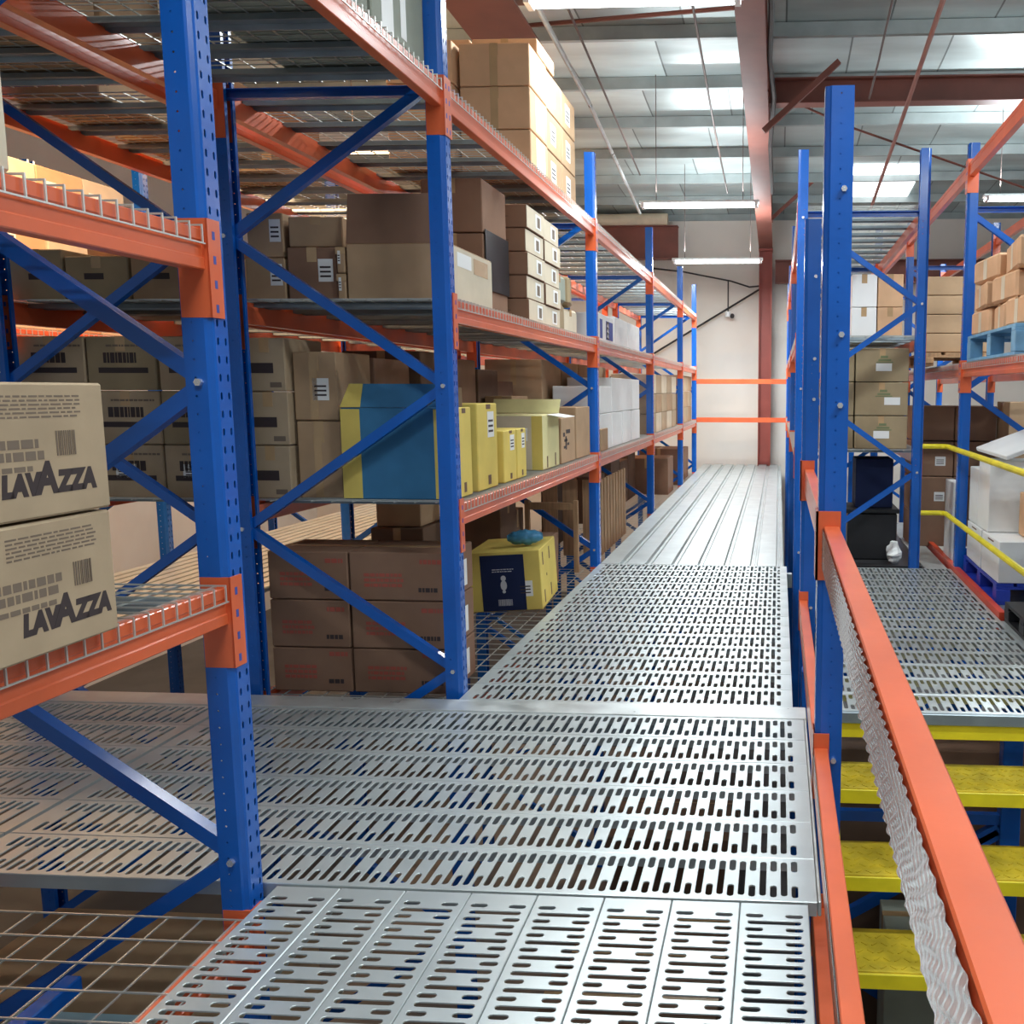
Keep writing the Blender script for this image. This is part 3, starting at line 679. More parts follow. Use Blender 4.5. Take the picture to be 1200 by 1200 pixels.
def carton(label, x0, x1, y0, y1, z0, z1, m='kraft', rz=0, tape=True, cat='carton', group=None, name='carton', open_top=False, rx=0, ry=0, tape_face=None, c=0.005):
    d = (x1 - x0, y1 - y0, z1 - z0)
    g = 0.0025
    def mk():
        mb = MB().cbox(-d[0] / 2 + g, d[0] / 2 - g, -d[1] / 2 + g, d[1] / 2 - g, 0.0, d[2] - g, c); return mb.mesh(name, M[m])
    o = obj(name, cached(('carton', tuple(round(v, 3) for v in d), m, name), mk), loc=((x0 + x1) / 2, (y0 + y1) / 2, z0))
    o.rotation_euler = (rx, ry, rz)
    tag(o, label, cat, group)
    o['_d'] = 0; del o['_d']
    if tape:
        def tp():
            mb = MB()
            if d[0] > d[1]:
                mb.box(-d[0] / 2 + g, d[0] / 2 - g, -0.025, 0.025, d[2] - g, d[2] - g + 0.0008)
                for s in (-1, 1):
                    xx = s * (d[0] / 2 - g); mb.box(min(xx, xx + s * 0.0008), max(xx, xx + s * 0.0008), -0.025, 0.025, d[2] * 0.72, d[2] - g)
            else:
                mb.box(-0.025, 0.025, -d[1] / 2 + g, d[1] / 2 - g, d[2] - g, d[2] - g + 0.0008)
                for s in (-1, 1):
                    yy = s * (d[1] / 2 - g); mb.box(-0.025, 0.025, min(yy, yy + s * 0.0008), max(yy, yy + s * 0.0008), d[2] * 0.72, d[2] - g)
            return mb.mesh('tape_strip', M['tape'])
        obj('tape_strip', cached(('tape', tuple(round(v, 3) for v in d)), tp), o)
    return o, d
def flap(parent, pts, m, name='flap', t=0.004):
    a, b2, c, e = [Vector(p) for p in pts]; n = (b2 - a).cross(e - a).normalized() * t
    v = [a, b2, c, e, a + n, b2 + n, c + n, e + n]
    return obj(name, (MB().add(v, [(3, 2, 1, 0), (4, 5, 6, 7), (0, 1, 5, 4), (1, 2, 6, 5), (2, 3, 7, 6), (3, 0, 4, 7)]), m), parent)
def text_part(parent, s, size, origin, u, n, m, name, shear=0.0, bold=0.0, sx=1.0, depth=0.0006):
    cu = bpy.data.curves.new('letters', 'FONT'); cu.body = s; cu.size = size; cu.shear = shear; cu.offset = bold; cu.extrude = depth; cu.space_character = 1.0
    o = bpy.data.objects.new('letters', cu); C.objects.link(o)
    dg = bpy.context.evaluated_depsgraph_get(); me = bpy.data.meshes.new_from_object(o.evaluated_get(dg))
    C.objects.unlink(o); bpy.data.objects.remove(o)
    me.materials.clear(); me.materials.append(m)
    z = Vector((0, 0, 1)); u = Vector(u); n = Vector(n)
    mt = Matrix((( u.x * sx, z.x, n.x, origin[0]), (u.y * sx, z.y, n.y, origin[1]), (u.z * sx, z.z, n.z, origin[2]), (0, 0, 0, 1)))
    me.transform(mt); return obj(name, me, parent)
def ordn(k): return ORD[k]

# --- coffee cartons on the near lower shelf
for k, (z0, z1, dy) in enumerate(((0.955, 1.233, 0.0), (1.237, 1.516, -0.012))):
    y1 = 2.045 + dy * -0.2
    o, d = carton('brown coffee carton with bold dark lettering, %s of two on the near shelf' % ('lower', 'upper')[k], -1.93, -1.505, 1.42, y1, z0, z1, 'tan', rz=R(-0.6 if k else 0.5), tape=True)
    o0, u, n, wd = face_frame('+X', d); L = d[1]
    base = o0 + n * -0.0015
    uo = L - 0.375 + 0.02 * (1 - k)
    # brand lettering, the middle A larger
    zt = 0.052
    def tx(s, off, size, name='lettering', dz=0.0): text_part(o, s, size, tuple(o0 + u * (uo + off) + Vector((0, 0, zt + dz)) + n * 0.0), tuple(u), tuple(n), M['ink'], name, 0.12, 0.0042, 0.92)
    tx('LAV', 0.075, 0.058); tx('A', 0.163, 0.088, 'large_letter'); tx('ZZA', 0.222, 0.058)
    patches(o, d, '+X', print_lines(uo + 0.05, uo + 0.30, 0.205, 0.255, 6, 3 + k, 0.45), M['greyink'], 'small_print', 0.0005)
    patches(o, d, '+X', print_lines(uo + 0.02, uo + 0.19, 0.120, 0.168, 2, 9 + k, 0.75), M['greyink'], 'product_print', 0.0005)
    patches(o, d, '+X', barcode(uo + 0.225, 0.125, 0.055, 0.052, 5 + k), M['greyink'], 'barcode')
    patches(o, d, '+X', print_lines(uo + 0.02, uo + 0.17, 0.098, 0.112, 1, 19 + k, 0.75), M['greyink'], 'code_print', 0.0005)
# cartons behind, on the near middle shelf
o, d = carton('pale carton edge on the middle shelf above the coffee cartons', -1.98, -1.575, 1.25, 1.93, 1.94, 2.26, 'pale')

# --- yellow box bay, deck level: brown cartons with red print
zz = [-0.05, 0.185, 0.437, 0.69]
for j, (xa, xb) in enumerate(((-2.60, -2.178), (-2.172, -1.66))):
    for k in range(3):
        o, d = carton('dull brown carton with faded red print, %s row, %s column beside blue post' % (('bottom', 'middle', 'top')[k], ('inner', 'outer')[j]), xa, xb, 4.62, 5.02, zz[k], zz[k + 1] - 0.003, 'redbrown', rz=R(random.uniform(-0.6, 0.6)))
        W_ = d[0]
        patches(o, d, '-Y', print_lines(W_ * 0.15, W_ * 0.55, 0.07, 0.15, 3, k * 7 + j, 0.6), M['redink'], 'red_print')
        patches(o, d, '-Y', print_lines(W_ * 0.72, W_ * 0.95, 0.19, 0.215, 1, k + j, 0.9), M['redink'], 'red_print')
        patches(o, d, '-Y', print_lines(W_ * 0.70, W_ * 0.92, 0.045, 0.07, 1, k * 3 + j, 0.9), M['ink'], 'dark_print')
        if j: patches(o, d, '+X', [(0.05, 0.30, 0.03, 0.17)], M['paper'], 'label_sheet')
    if not j: carton('plain brown carton behind the inner faded red print cartons', xa, xb, 5.20, 5.75, zz[0], 0.55, 'kraft')
# navy and yellow box
o, d = carton('navy and yellow box tilted on the mesh at the walkway edge', -2.16, -1.65, 6.40, 7.05, -0.035, 0.39, 'yellow', rz=R(4), ry=R(-3), tape=False, cat='box', name='printed_box')
patches(o, d, '-Y', [(0.09, 0.395, 0.004, 0.40)], M['navy'], 'navy_panel', 0.002)
patches(o, d, '-Y', print_lines(0.17, 0.32, 0.28, 0.31, 2, 4, 0.4), M['whiteink'], 'small_print', 0.003)
mb = MB(); o0, u, n, wd = face_frame('-Y', d)
def disc(cx_, cz, r1, r2): mb.add([o0 + u * (cx_ + r1 * math.cos(a)) + Vector((0, 0, cz + r2 * math.sin(a))) + n * 0.003 for a in [2 * math.pi * i / 16 for i in range(16)]], [tuple(range(16))])
disc(0.245, 0.235, 0.018, 0.020); disc(0.245, 0.185, 0.022, 0.036); disc(0.245, 0.14, 0.012, 0.011)
obj('emblem', (mb, M['whiteink']), o)
patches(o, d, '-Y', barcode(0.20, 0.04, 0.10, 0.045, 3), M['whiteink'], 'barcode', 0.003)
label_sheet(o, d, '-Y', 0.345, 0.10, 0.10, 0.11)
patches(o, d, '+X', [(0.10, 0.13, 0.30, 0.39), (0.36, 0.39, 0.30, 0.39), (0.10, 0.13, 0.03, 0.12), (0.36, 0.39, 0.03, 0.12), (0.22, 0.24, 0.2, 0.22)], M['dark'], 'slot_pattern')
# bag on top
mb = MB(); n = 14; ring = 10; vs = []; fs = []
rnd = random.Random(5)
for i in range(n + 1):
    t = i / n; y = -0.16 + 0.32 * t; r = 0.075 * math.sin(math.pi * min(max(t, 0.02), 0.98)) ** 0.35
    for k in range(ring):
        a = 2 * math.pi * k / ring; rr = r * (1 + rnd.uniform(-0.12, 0.12)); vs.append((y, rr * math.cos(a), 0.075 + rr * math.sin(a)))
for i in range(n):
    for k in range(ring): fs.append((i * ring + k, i * ring + (k + 1) % ring, (i + 1) * ring + (k + 1) % ring, (i + 1) * ring + k))
fs += [tuple(range(ring)), tuple(n * ring + k for k in range(ring))[::-1]]
o = obj('rolled_bag', (mb.add(vs, fs), M['bag']), loc=(-1.80, 6.62, 0.405), rz=R(10)); o.scale = (0.78, 0.78, 0.72); o.rotation_euler = (0, R(-3), R(10)); tag(o, 'rolled blue plastic bag lying on the navy and yellow box', 'bag')
for p in o.data.polygons: p.use_smooth = True
# cartons behind at deck level, their shade put into the card colour
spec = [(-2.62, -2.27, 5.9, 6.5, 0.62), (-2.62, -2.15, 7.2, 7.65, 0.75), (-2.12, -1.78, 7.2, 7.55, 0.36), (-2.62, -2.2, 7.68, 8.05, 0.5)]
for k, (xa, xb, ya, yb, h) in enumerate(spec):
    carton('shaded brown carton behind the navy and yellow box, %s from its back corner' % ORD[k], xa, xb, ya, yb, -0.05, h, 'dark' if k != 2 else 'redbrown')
carton('small brown carton standing on top of a shaded carton by the bag', -2.6, -2.3, 5.95, 6.3, 0.622, 0.80, 'kraft')
t = thing('timber_frame', 'pale timber frame leaning beside the blue post at deck level', 'timber', (-1.72, 7.95, -0.05))
for x0 in (-0.42, 0.0): obj('upright', (MB().cbox(x0 - 0.02, x0 + 0.02, -0.02, 0.02, 0, 0.62, 0.002), M['wood']), t)
obj('rail', (MB().cbox(-0.40, -0.02, -0.02, 0.02, 0.54, 0.60, 0.002), M['wood']), t)

# --- yellow box bay, lower shelf
Z1 = 0.956
o, d = carton('big blue and yellow box with raised flaps behind the blue post', -2.18, -1.68, 4.62, 5.0, Z1, 1.415, 'skyblue', tape=False, cat='box', name='printed_box')
patches(o, d, '-Y', [(0.002, 0.10, 0.004, 0.45)], M['yellow'], 'yellow_band', 0.002); patches(o, d, '-Y', [(0.475, 0.497, 0.004, 0.45)], M['yellow'], 'yellow_edge', 0.002)
dz = d[2]
flap(o, [(-0.24, -0.185, dz), (0.245, -0.185, dz), (0.235, -0.16, dz + 0.115), (-0.20, -0.16, dz + 0.115)], M['skyblue'], 'front_flap')
flap(o, [(-0.247, -0.189, dz), (-0.145, -0.189, dz), (-0.135, -0.165, dz + 0.115), (-0.205, -0.165, dz + 0.115)], M['yellow'], 'yellow_flap')
flap(o, [(0.247, 0.18, dz), (-0.247, 0.18, dz), (-0.24, 0.2, dz + 0.10), (0.24, 0.2, dz + 0.10)], M['kraft'], 'back_flap')
def yellow_box(label, ya, yb, h, xb=-1.605, dx=0.28, lab=True, n=1):
    o, d = carton(label, xb - dx, xb, ya, yb, Z1, Z1 + h, 'yellow', tape=False, cat='box', name='yellow_box')
    W_ = d[1]
    if lab: label_sheet(o, d, '+X', W_ * 0.50, h * 0.60, W_ * 0.32, h * 0.30)
    patches(o, d, '+X', [(W_ * 0.48, W_ * 0.62, h * 0.05, h * 0.16), (W_ * 0.45, W_ * 0.66, h * 0.93, h * 0.985)], M['dark'], 'cut_slot')
    return o, d
yellow_box('narrow yellow box tight against the blue post', 4.64, 4.90, 0.46, lab=False, dx=0.068)
o, d = yellow_box('tallest yellow box with white label beside the blue post', 5.0, 5.36, 0.475)
yellow_box('short yellow box, fronting with a white label, beside the tallest one', 5.48, 5.75, 0.31)
yellow_box('short yellow box with open top between its twin and the pale box', 5.765, 5.98, 0.31)
o, d = carton('large pale yellow box with opened flaps and shipping label', -2.10, -1.605, 6.40, 6.90, Z1, 1.335, 'paleyellow', tape=False, cat='box', name='printed_box')
patches(o, d, '-Y', [(0.42, 0.493, 0.004, 0.37)], M['yellow'], 'yellow_band', 0.002); patches(o, d, '-Y', [(0.002, 0.415, 0.004, 0.37)], M['pale'], 'pale_panel', 0.001)
label_sheet(o, d, '-Y', 0.27, 0.20, 0.12, 0.09)
patches(o, d, '+X', [(0.12, 0.15, 0.01, 0.09), (0.36, 0.39, 0.01, 0.10)], M['dark'], 'cut_slot')
dz = d[2]
flap(o, [(-0.245, 0.255, dz), (0.245, 0.255, dz), (0.25, 0.30, dz + 0.10), (-0.25, 0.30, dz + 0.10)], M['paleyellow'], 'back_flap')
flap(o, [(0.245, -0.1, dz), (0.245, 0.25, dz), (0.36, 0.27, dz - 0.02), (0.36, -0.06, dz - 0.02)], M['paper'], 'side_flap')
o, d = carton('brown carton with dark scribbled print beside the pale yellow box', -1.95, -1.605, 6.97, 7.45, Z1, 1.30, 'kraft', tape=True)
patches(o, d, '+X', [(0.06, 0.12, 0.20, 0.23), (0.10, 0.2, 0.16, 0.18), (0.16, 0.30, 0.22, 0.25), (0.14, 0.18, 0.1, 0.2), (0.2, 0.26, 0.13, 0.15), (0.08, 0.14, 0.11, 0.13)], M['ink'], 'scribble_print')
carton('brown carton on the lower shelf against the second blue post', -2.0, -1.605, 7.50, 8.05, Z1, 1.37, 'kraft')
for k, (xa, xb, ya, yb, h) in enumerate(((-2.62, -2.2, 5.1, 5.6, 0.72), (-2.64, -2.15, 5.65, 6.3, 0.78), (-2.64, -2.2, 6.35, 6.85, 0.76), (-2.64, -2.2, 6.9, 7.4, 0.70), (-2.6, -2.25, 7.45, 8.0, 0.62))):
    carton('shaded brown carton at the back of the yellow box shelf, %s along' % ORD[k], xa, xb, ya, yb, Z1, Z1 + h, 'dark' if k % 2 else 'redbrown')  # shade at the shelf back is put into the dark card colour
carton('low brown carton between shaded cartons and pale yellow box', -2.18, -1.97, 6.97, 7.42, Z1, 1.46, 'kraft')
# taped columns behind the passage frame
for k in range(3):
    o, d = carton('taped olive carton with dark block print, %s in the stack behind passage frame' % ('bottom', 'middle', 'top')[k], -2.655, -2.44, 4.62, 5.0, Z1 + 0.268 * k, Z1 + 0.268 * (k + 1) - 0.002, 'tan', rz=R(random.uniform(-1.2, 1.2)))
    patches(o, d, '-Y', [(0.03, 0.15, 0.09, 0.14)], M['ink'], 'block_print'); patches(o, d, '-Y', [(0.13, 0.19, 0.02, 0.045)], M['greyink'], 'code_print')
for k, (za, zb) in enumerate(((Z1, 1.345), (1.348, 1.69))):
    o, d = carton('brown carton with vertical tape, %s of two next to the blue box' % ('lower', 'upper')[k], -2.43, -2.20, 4.66, 5.05, za, zb, 'kraft', rz=R(1.0 - 2 * k))
    patches(o, d, '-Y', [(0.085, 0.125, 0.004, 0.32)], M['tape'], 'tape_front')
    if k: label_sheet(o, d, '-Y', 0.10, 0.10, 0.085, 0.11)
# --- row 2 printed cartons on the lower shelf
for j, (xa, xb) in enumerate(((-3.84, -3.465), (-3.46, -3.095), (-3.09, -2.775))):
    for k in range(3):
        o, d = carton('olive carton with blurred dark title, %s row, %s column on the back shelf' % (('bottom', 'middle', 'top')[k], ('far', 'centre', 'inner')[j]), xa, xb, 4.60, 5.1, Z1 + 0.27 * k, Z1 + 0.27 * (k + 1) - 0.002, 'tan' if (j + k) % 3 else 'olive', rz=R(random.uniform(-0.8, 0.8)))
        W_ = d[0]
        patches(o, d, '-Y', print_lines(W_ * 0.25, W_ * 0.75, 0.135, 0.195, 1, j * 5 + k, 0.85), M['ink'], 'title_print'); patches(o, d, '-Y', [(W_ * 0.17, W_ * 0.88, 0.085, 0.112)], M['ink'], 'block_print')
        patches(o, d, '-Y', print_lines(W_ * 0.3, W_ * 0.95, 0.215, 0.235, 1, k, 0.5), M['greyink'], 'small_print')
        if k == 0: label_sheet(o, d, '-Y', W_ * 0.3, 0.10, 0.11, 0.07)
# row 2 middle shelf
Z2 = 1.941
for k, (xa, xb, h, m) in enumerate(((-3.84, -3.56, 0.25, 'olive'), (-3.55, -3.22, 0.215, 'olive'), (-3.21, -2.78, 0.235, 'kraft'))):
    o, d = carton('dusty olive carton on the back middle shelf, %s of three' % ('far', 'centre', 'inner')[k], xa, xb, 4.62, 5.1, Z2, Z2 + h, m)
    patches(o, d, '-Y', [(0.10, 0.2, 0.10, 0.13)], M['ink'], 'block_print')
for k in range(2): carton('pale carton laid on dusty olive cartons, %s one' % ('outer', 'inner')[k], -3.80 + 0.5 * k, -3.34 + 0.5 * k, 5.12, 5.6, Z2, Z2 + 0.33, 'orangecard')
# row 3 warm-lit cartons
i = 0
for c_, (ya, yb) in enumerate(((6.55, 7.02), (7.03, 7.5), (7.51, 7.98))):
    for k in range(3):
        h = (0.44, 0.42, 0.36)[k]; za = Z2 + (0, 0.442, 0.864)[k]
        o, d = carton('warm-lit pale carton across the back aisle, %s row, %s column' % (('bottom', 'middle', 'top')[k], ORD[c_]), -5.98, -5.49 - 0.03 * k, ya, yb, za, za + h, 'orangecard' if (k + c_) % 2 else 'pale', rz=R(random.uniform(-2, 2)))
        if c_ != 1 or k == 2: label_sheet(o, d, '+X', 0.06, 0.12, 0.13, 0.14)
for c_ in range(3):
    o, d = carton('warm-lit carton high at the back of the back aisle shelf, %s along' % ORD[c_], -6.5, -6.02, 6.35 + 0.56 * c_, 6.89 + 0.56 * c_, Z2, Z2 + 1.0 - 0.06, 'kraft')
for c_ in range(3):
    o, d = carton('warm-lit carton past the back aisle post, %s along' % ORD[c_], -6.0, -5.5, 8.3 + 0.6 * c_, 8.86 + 0.6 * c_, Z2, Z2 + 0.85, 'pale')
    label_sheet(o, d, '+X', 0.2, 0.45, 0.14, 0.14)
for c_ in range(2): carton('plain carton low across the warm-lit aisle, %s one' % ('nearer', 'farther')[c_], -6.0, -5.55, 8.4 + 0.8 * c_, 9.1 + 0.8 * c_, 0.0 + Z1, Z1 + 0.45, 'orangecard')

# --- middle shelf of the yellow box bay
o, d = carton('big brown open carton with one flap standing up on middle shelf', -2.13, -1.605, 4.66, 5.34, Z2, 2.215, 'kraft', tape=False)
dz = d[2]
flap(o, [(-0.258, -0.335, dz - 0.003), (0.258, -0.335, dz - 0.003), (0.25, -0.315, dz + 0.235), (-0.25, -0.315, dz + 0.235)], M['redbrown'], 'front_flap')
patches(o, d, '+X', [(0.006, d[1] - 0.006, 0.006, d[2] - 0.01)], M['pale'], 'pale_panel', 0.001); patches(o, d, '+X', [(0.10, 0.32, d[2] - 0.10, d[2] - 0.03)], M['paper'], 'label_sheet', 0.002); patches(o, d, '+X', [(0.36, 0.60, d[2] - 0.11, d[2] - 0.03)], M['tape'], 'tape_patch', 0.002)
def lab_box(label, xa, xb, ya, yb, za, zb, m='kraft', face='-Y', lu=None, rz=0):
    o, d = carton(label, xa, xb, ya, yb, za, zb, m, rz=rz)
    W_ = d[0] if face == '-Y' else d[1]
    label_sheet(o, d, face, W_ * 0.62 if lu is None else lu, d[2] * 0.35, min(0.075, W_ * 0.3), min(0.11, d[2] * 0.5)); return o, d
lab_box('brown carton with paper label behind the middle shelf open carton', -2.44, -2.185, 4.68, 5.05, Z2, 2.20, 'redbrown')
carton('low pale carton lying on the paper labelled brown carton', -2.44, -2.165, 4.70, 5.05, 2.202, 2.35, 'kraft', rz=R(2))
for k in range(2): lab_box('small labelled carton squeezed beside the open carton, %s of two' % ('lower', 'upper')[k], -2.18, -2.135, 4.66, 4.95, Z2 + 0.13 * k, Z2 + 0.128 * (k + 1), 'kraft', lu=0.008)
lab_box('brown carton at the back corner of the middle shelf', -2.655, -2.45, 4.68, 5.0, Z2, 2.15, 'kraft')
lab_box('brown carton with yellow tape on the back corner carton', -2.65, -2.46, 4.70, 5.0, 2.152, 2.37, 'kraft')
for k in range(2): carton('dark brown carton partly covered in black, %s of two, behind open carton' % ('lower', 'upper')[k], -2.06, -1.70, 5.50, 5.98, Z2 + 0.44 * k if k == 0 else 2.40, 2.395 if k == 0 else 2.70, 'redbrown')
o = obj('cover_sheet', (MB().cbox(-1.697, -1.692, 5.52, 5.99, 2.08, 2.42, 0.002), M['black'])); tag(o, 'black plastic sheet hanging on the dark brown cartons', 'sheet')
for k in range(5):
    for j in range(2):
        za = Z2 + 0.146 * k
        o, d = carton('flat white-fronted carton, %s layer up, %s stack on the middle shelf' % (ORD[k], ('nearer', 'farther')[j]), -2.05, -1.60 - 0.01 * ((k + j) % 2), 6.10 + 0.46 * j, 6.55 + 0.46 * j, za, za + 0.144, 'redbrown', tape=False, rz=R(random.uniform(-0.5, 0.5)))
        patches(o, d, '+X', [(0.004, d[1] - 0.004, 0.004, 0.138)], M['pale'], 'pale_front', 0.001)
        patches(o, d, '+X', [(0.22, 0.36, 0.03, 0.12)], M['paper'], 'label_sheet', 0.002); patches(o, d, '+X', [(0.26, 0.33, 0.04, 0.105)], M['greyink'], 'label_print', 0.003)
        patches(o, d, '-Y', [(0.12, 0.33, 0.066, 0.072)], M['dark'], 'seam')
for k, (ya, yb, h, m, rz) in enumerate(((7.12, 7.45, 0.22, 'olive', 6), (7.48, 7.80, 0.20, 'pale', -8), (7.10, 7.42, 0.20, 'greygreen', -5), (7.45, 7.78, 0.22, 'olive', 10))):
    za = Z2 if k < 2 else Z2 + 0.225
    carton('crumpled small carton at the shelf end by second post, %s of four' % ORD[k], -2.0, -1.66, ya, yb, za, za + h, m, rz=R(rz), c=0.02)
# --- top shelf cartons
Z3 = 2.911
zs3 = [Z3, 3.17, 3.435, 3.70]
for k in range(3):
    o, d = carton('orange-brown taped carton at the top shelf stack corner, %s row' % ('bottom', 'middle', 'top')[k], -2.07, -1.61, 6.28, 6.74, zs3[k], zs3[k + 1] - 0.003, 'orangecard', rz=R(random.uniform(-0.6, 0.6)))
    patches(o, d, '-Y', [(0.20, 0.25, 0.003, d[2] - 0.01)], M['tape'], 'tape_front'); patches(o, d, '+X', [(0.15, 0.38, 0.02, 0.24)], M['paper'], 'document_sheet')
    for j in range(2):
        o, d = carton('brown carton in the top shelf stack, %s row, %s behind the corner' % (('bottom', 'middle', 'top')[k], ORD[j]), -2.07, -1.62, 6.76 + 0.48 * j, 7.22 + 0.48 * j, zs3[k], zs3[k + 1] - 0.003, 'kraft', rz=R(random.uniform(-0.6, 0.6)))
        label_sheet(o, d, '+X', 0.12, 0.06, 0.15, 0.14)
    o, d = carton('orange-brown carton inside the top shelf stack, %s row' % ('bottom', 'middle', 'top')[k], -2.52, -2.085, 6.20, 6.70, zs3[k], zs3[k + 1] - 0.004, 'orangecard')
for k in range(2): carton('pale carton on the very top of the top shelf stack, %s one' % ('nearer', 'farther')[k], -2.5 + 0.45 * k, -2.06 + 0.45 * k, 6.5, 6.98, 3.701, 3.80, 'orangecard')
for k in range(2):
    o, d = carton('grey-green carton on the top shelf above the passage, %s of two' % ('nearer', 'farther')[k], -2.2, -1.62, 3.28 + 0.6 * k, 3.85 + 0.6 * k, Z3, Z3 + 0.62, 'greygreen')
    patches(o, d, '+X', [(0.10, 0.22, 0.05, 0.5), (0.30, 0.36, 0.08, 0.5)], M['paper'], 'label_sheet')
for k, (ya, yb) in enumerate(((0.5, 1.1), (1.15, 1.75), (1.8, 2.45))): carton('brown carton on the top shelf over the coffee cartons, %s along' % ORD[k], -2.62, -1.62, ya, yb, Z3, Z3 + 0.5, 'kraft')
for k in range(4): carton('brown carton on the back row top shelf, %s along from the passage' % ORD[k], -3.8, -2.85, 2.75 + 0.43 * k, 3.15 + 0.43 * k, Z3, Z3 + 0.45, 'kraft')
for k in range(3): carton('brown carton on the back row top shelf past the passage, %s along' % ORD[k], -3.8, -3.3, 4.62 + 0.8 * k, 5.3 + 0.8 * k, Z3, Z3 + 0.45, 'kraft')
# --- white carton bay
for k in range(3):
    o, d = carton('white carton on the middle shelf past second post, %s along%s' % (ORD[k], ', with blue panels' if k == 0 else ''), -2.05, -1.605, 8.45 + 0.86 * k, 9.29 + 0.86 * k, Z2, Z2 + 0.25 + 0.03 * (k > 0), 'white')
    if k == 0:
        patches(o, d, '+X', [(0.12, 0.24, 0.03, 0.20), (0.42, 0.78, 0.03, 0.20)], M['blueink'], 'blue_panel')
        mb = MB(); o0, u, n, wd = face_frame('+X', d)
        patches(o, d, '+X', [(0.44, 0.58, 0.035, 0.195)], M['ink'], 'dark_panel', 0.002)
        for q in range(3):
            zc = 0.055 + 0.048 * q; mb.add([o0 + u * 0.46 + Vector((0, 0, zc)) + n * 0.003, o0 + u * 0.57 + Vector((0, 0, zc - 0.012)) + n * 0.003, o0 + u * 0.52 + Vector((0, 0, zc + 0.036)) + n * 0.003], [(0, 1, 2)])
        obj('emblem', (mb, M['whiteink']), o)
for j in range(4):
    for k in range(2):
        h = 0.335 if not (j == 0 and k == 1) else 0.25
        o, d = carton('white carton on the lower shelf past second post, %s row, %s along' % (('bottom', 'top')[k], ORD[j]), -2.05, -1.61, 8.55 + 0.62 * j, 9.15 + 0.62 * j, Z1 + 0.337 * k, Z1 + 0.337 * k + h, 'white', rz=R(random.uniform(-1, 1)), tape=False)
carton('small brown carton fronting the white cartons at shelf edge', -1.607, -1.585, 8.45, 8.80, Z1, 1.16, 'kraft', tape=False)
for j in range(4): carton('brown carton behind the white cartons, %s along' % ORD[j], -2.62, -2.1, 8.4 + 0.8 * j, 9.15 + 0.8 * j, Z1, Z1 + 0.82, 'kraft')
t = thing('slatted_crate', 'wooden crate of upright slats under the white cartons', 'crate', (-1.95, 9.5, -0.05))
for i in range(9): obj('slat', (MB().cbox(0.275, 0.295, -0.72 + i * 0.165, -0.61 + i * 0.165, 0, 0.72, 0.002), M['wood']), t)
for i in range(3): obj('end_slat', (MB().cbox(-0.26 + i * 0.19, -0.12 + i * 0.19, -0.74, -0.72, 0, 0.72, 0.002), M['wood']), t)
for z in (0.06, 0.36, 0.64): obj('batten', (MB().cbox(0.255, 0.274, -0.72, 0.72, z - 0.03, z + 0.03, 0.002), M['wood']), t)
obj('back_panel', (MB().cbox(-0.28, -0.27, -0.72, 0.72, 0, 0.72, 0.002), M['dark']), t)
for k, (ya, yb, h) in enumerate(((10.9, 11.5, 0.50), (11.95, 12.6, 0.62), (12.65, 13.3, 0.55), (13.35, 14.0, 0.6), (14.1, 14.8, 0.5), (15.6, 16.4, 0.55), (16.5, 17.3, 0.5))):
    carton('dark carton at deck level past the slatted crate, %s along' % ORD[k], -2.62 if k < 4 else -2.3, -2.12 if k < 4 else -1.64, ya, yb, -0.05, h, 'dark' if k < 4 else 'redbrown')
# stacked carton bays
for j in range(5):
    for k in range(3):
        o, d = carton('brown carton on the lower shelf past the white cartons, %s row, %s along' % (('bottom', 'middle', 'top')[k], ORD[j]), -2.1, -1.61, 11.9 + 0.62 * j, 12.5 + 0.62 * j, Z1 + 0.255 * k, Z1 + 0.253 * (k + 1), ('tan', 'kraft', 'pale', 'tan')[(j * 2 + k * 3) % 4], rz=R(random.uniform(-1, 1)), tape=False)
for j in range(3):
    for k in range(3):
        carton('brown carton in the end bay by the far wall, %s row, %s along' % (('bottom', 'middle', 'top')[k], ORD[j]), -2.1, -1.61, 15.55 + 0.7 * j, 16.22 + 0.7 * j, Z1 + 0.27 * k, Z1 + 0.268 * (k + 1), 'tan' if (j + k) % 2 else 'kraft', tape=False)

# --- landing rack
ZA = 1.007
for j, (xa, xb) in enumerate(((0.26, 0.648), (0.655, 1.11))):
    for k in range(3):
        o, d = carton('olive carton on the landing rack, %s row, %s' % (('bottom', 'middle', 'top')[k], ('partly behind the tall guard post', 'fully in view with white label')[j]), xa, xb, 8.28, 8.8, ZA + 0.288 * k, ZA + 0.288 * (k + 1) - 0.004, 'olive')
        W_ = d[0]
        if j: patches(o, d, '-Y', [(W_ * (0.36, 0.55, 0.38)[k], W_ * (0.36, 0.55, 0.38)[k] + 0.135, 0.09, 0.155)], M['paper'], 'label_sheet')
        patches(o, d, '-Y', [(W_ * 0.42, W_ * 0.66, 0.175, 0.19), (W_ * 0.46, W_ * 0.6, 0.20, 0.22), (W_ * 0.38, W_ * 0.7, 0.16, 0.168)], M['greenink'], 'green_stamp')
        for q in (1,): carton('olive carton behind the landing rack front stack, %s row, %s' % (('bottom', 'middle', 'top')[k], ('inner column', 'outer column')[j]), xa, xb, 8.85, 9.4, ZA + 0.288 * k, ZA + 0.288 * (k + 1) - 0.004, 'olive')
for j in range(2):
    for k in range(2):
        o, d = carton('pale carton on the landing rack middle shelf, %s row, %s' % (('bottom', 'top')[k], ('inner one', 'outer one')[j]), 0.66 + 0.24 * j, 0.895 + 0.24 * j, 9.0, 9.6, 1.972 + 0.3 * k, 2.27 + 0.3 * k, 'white' if not j else 'orangecard')
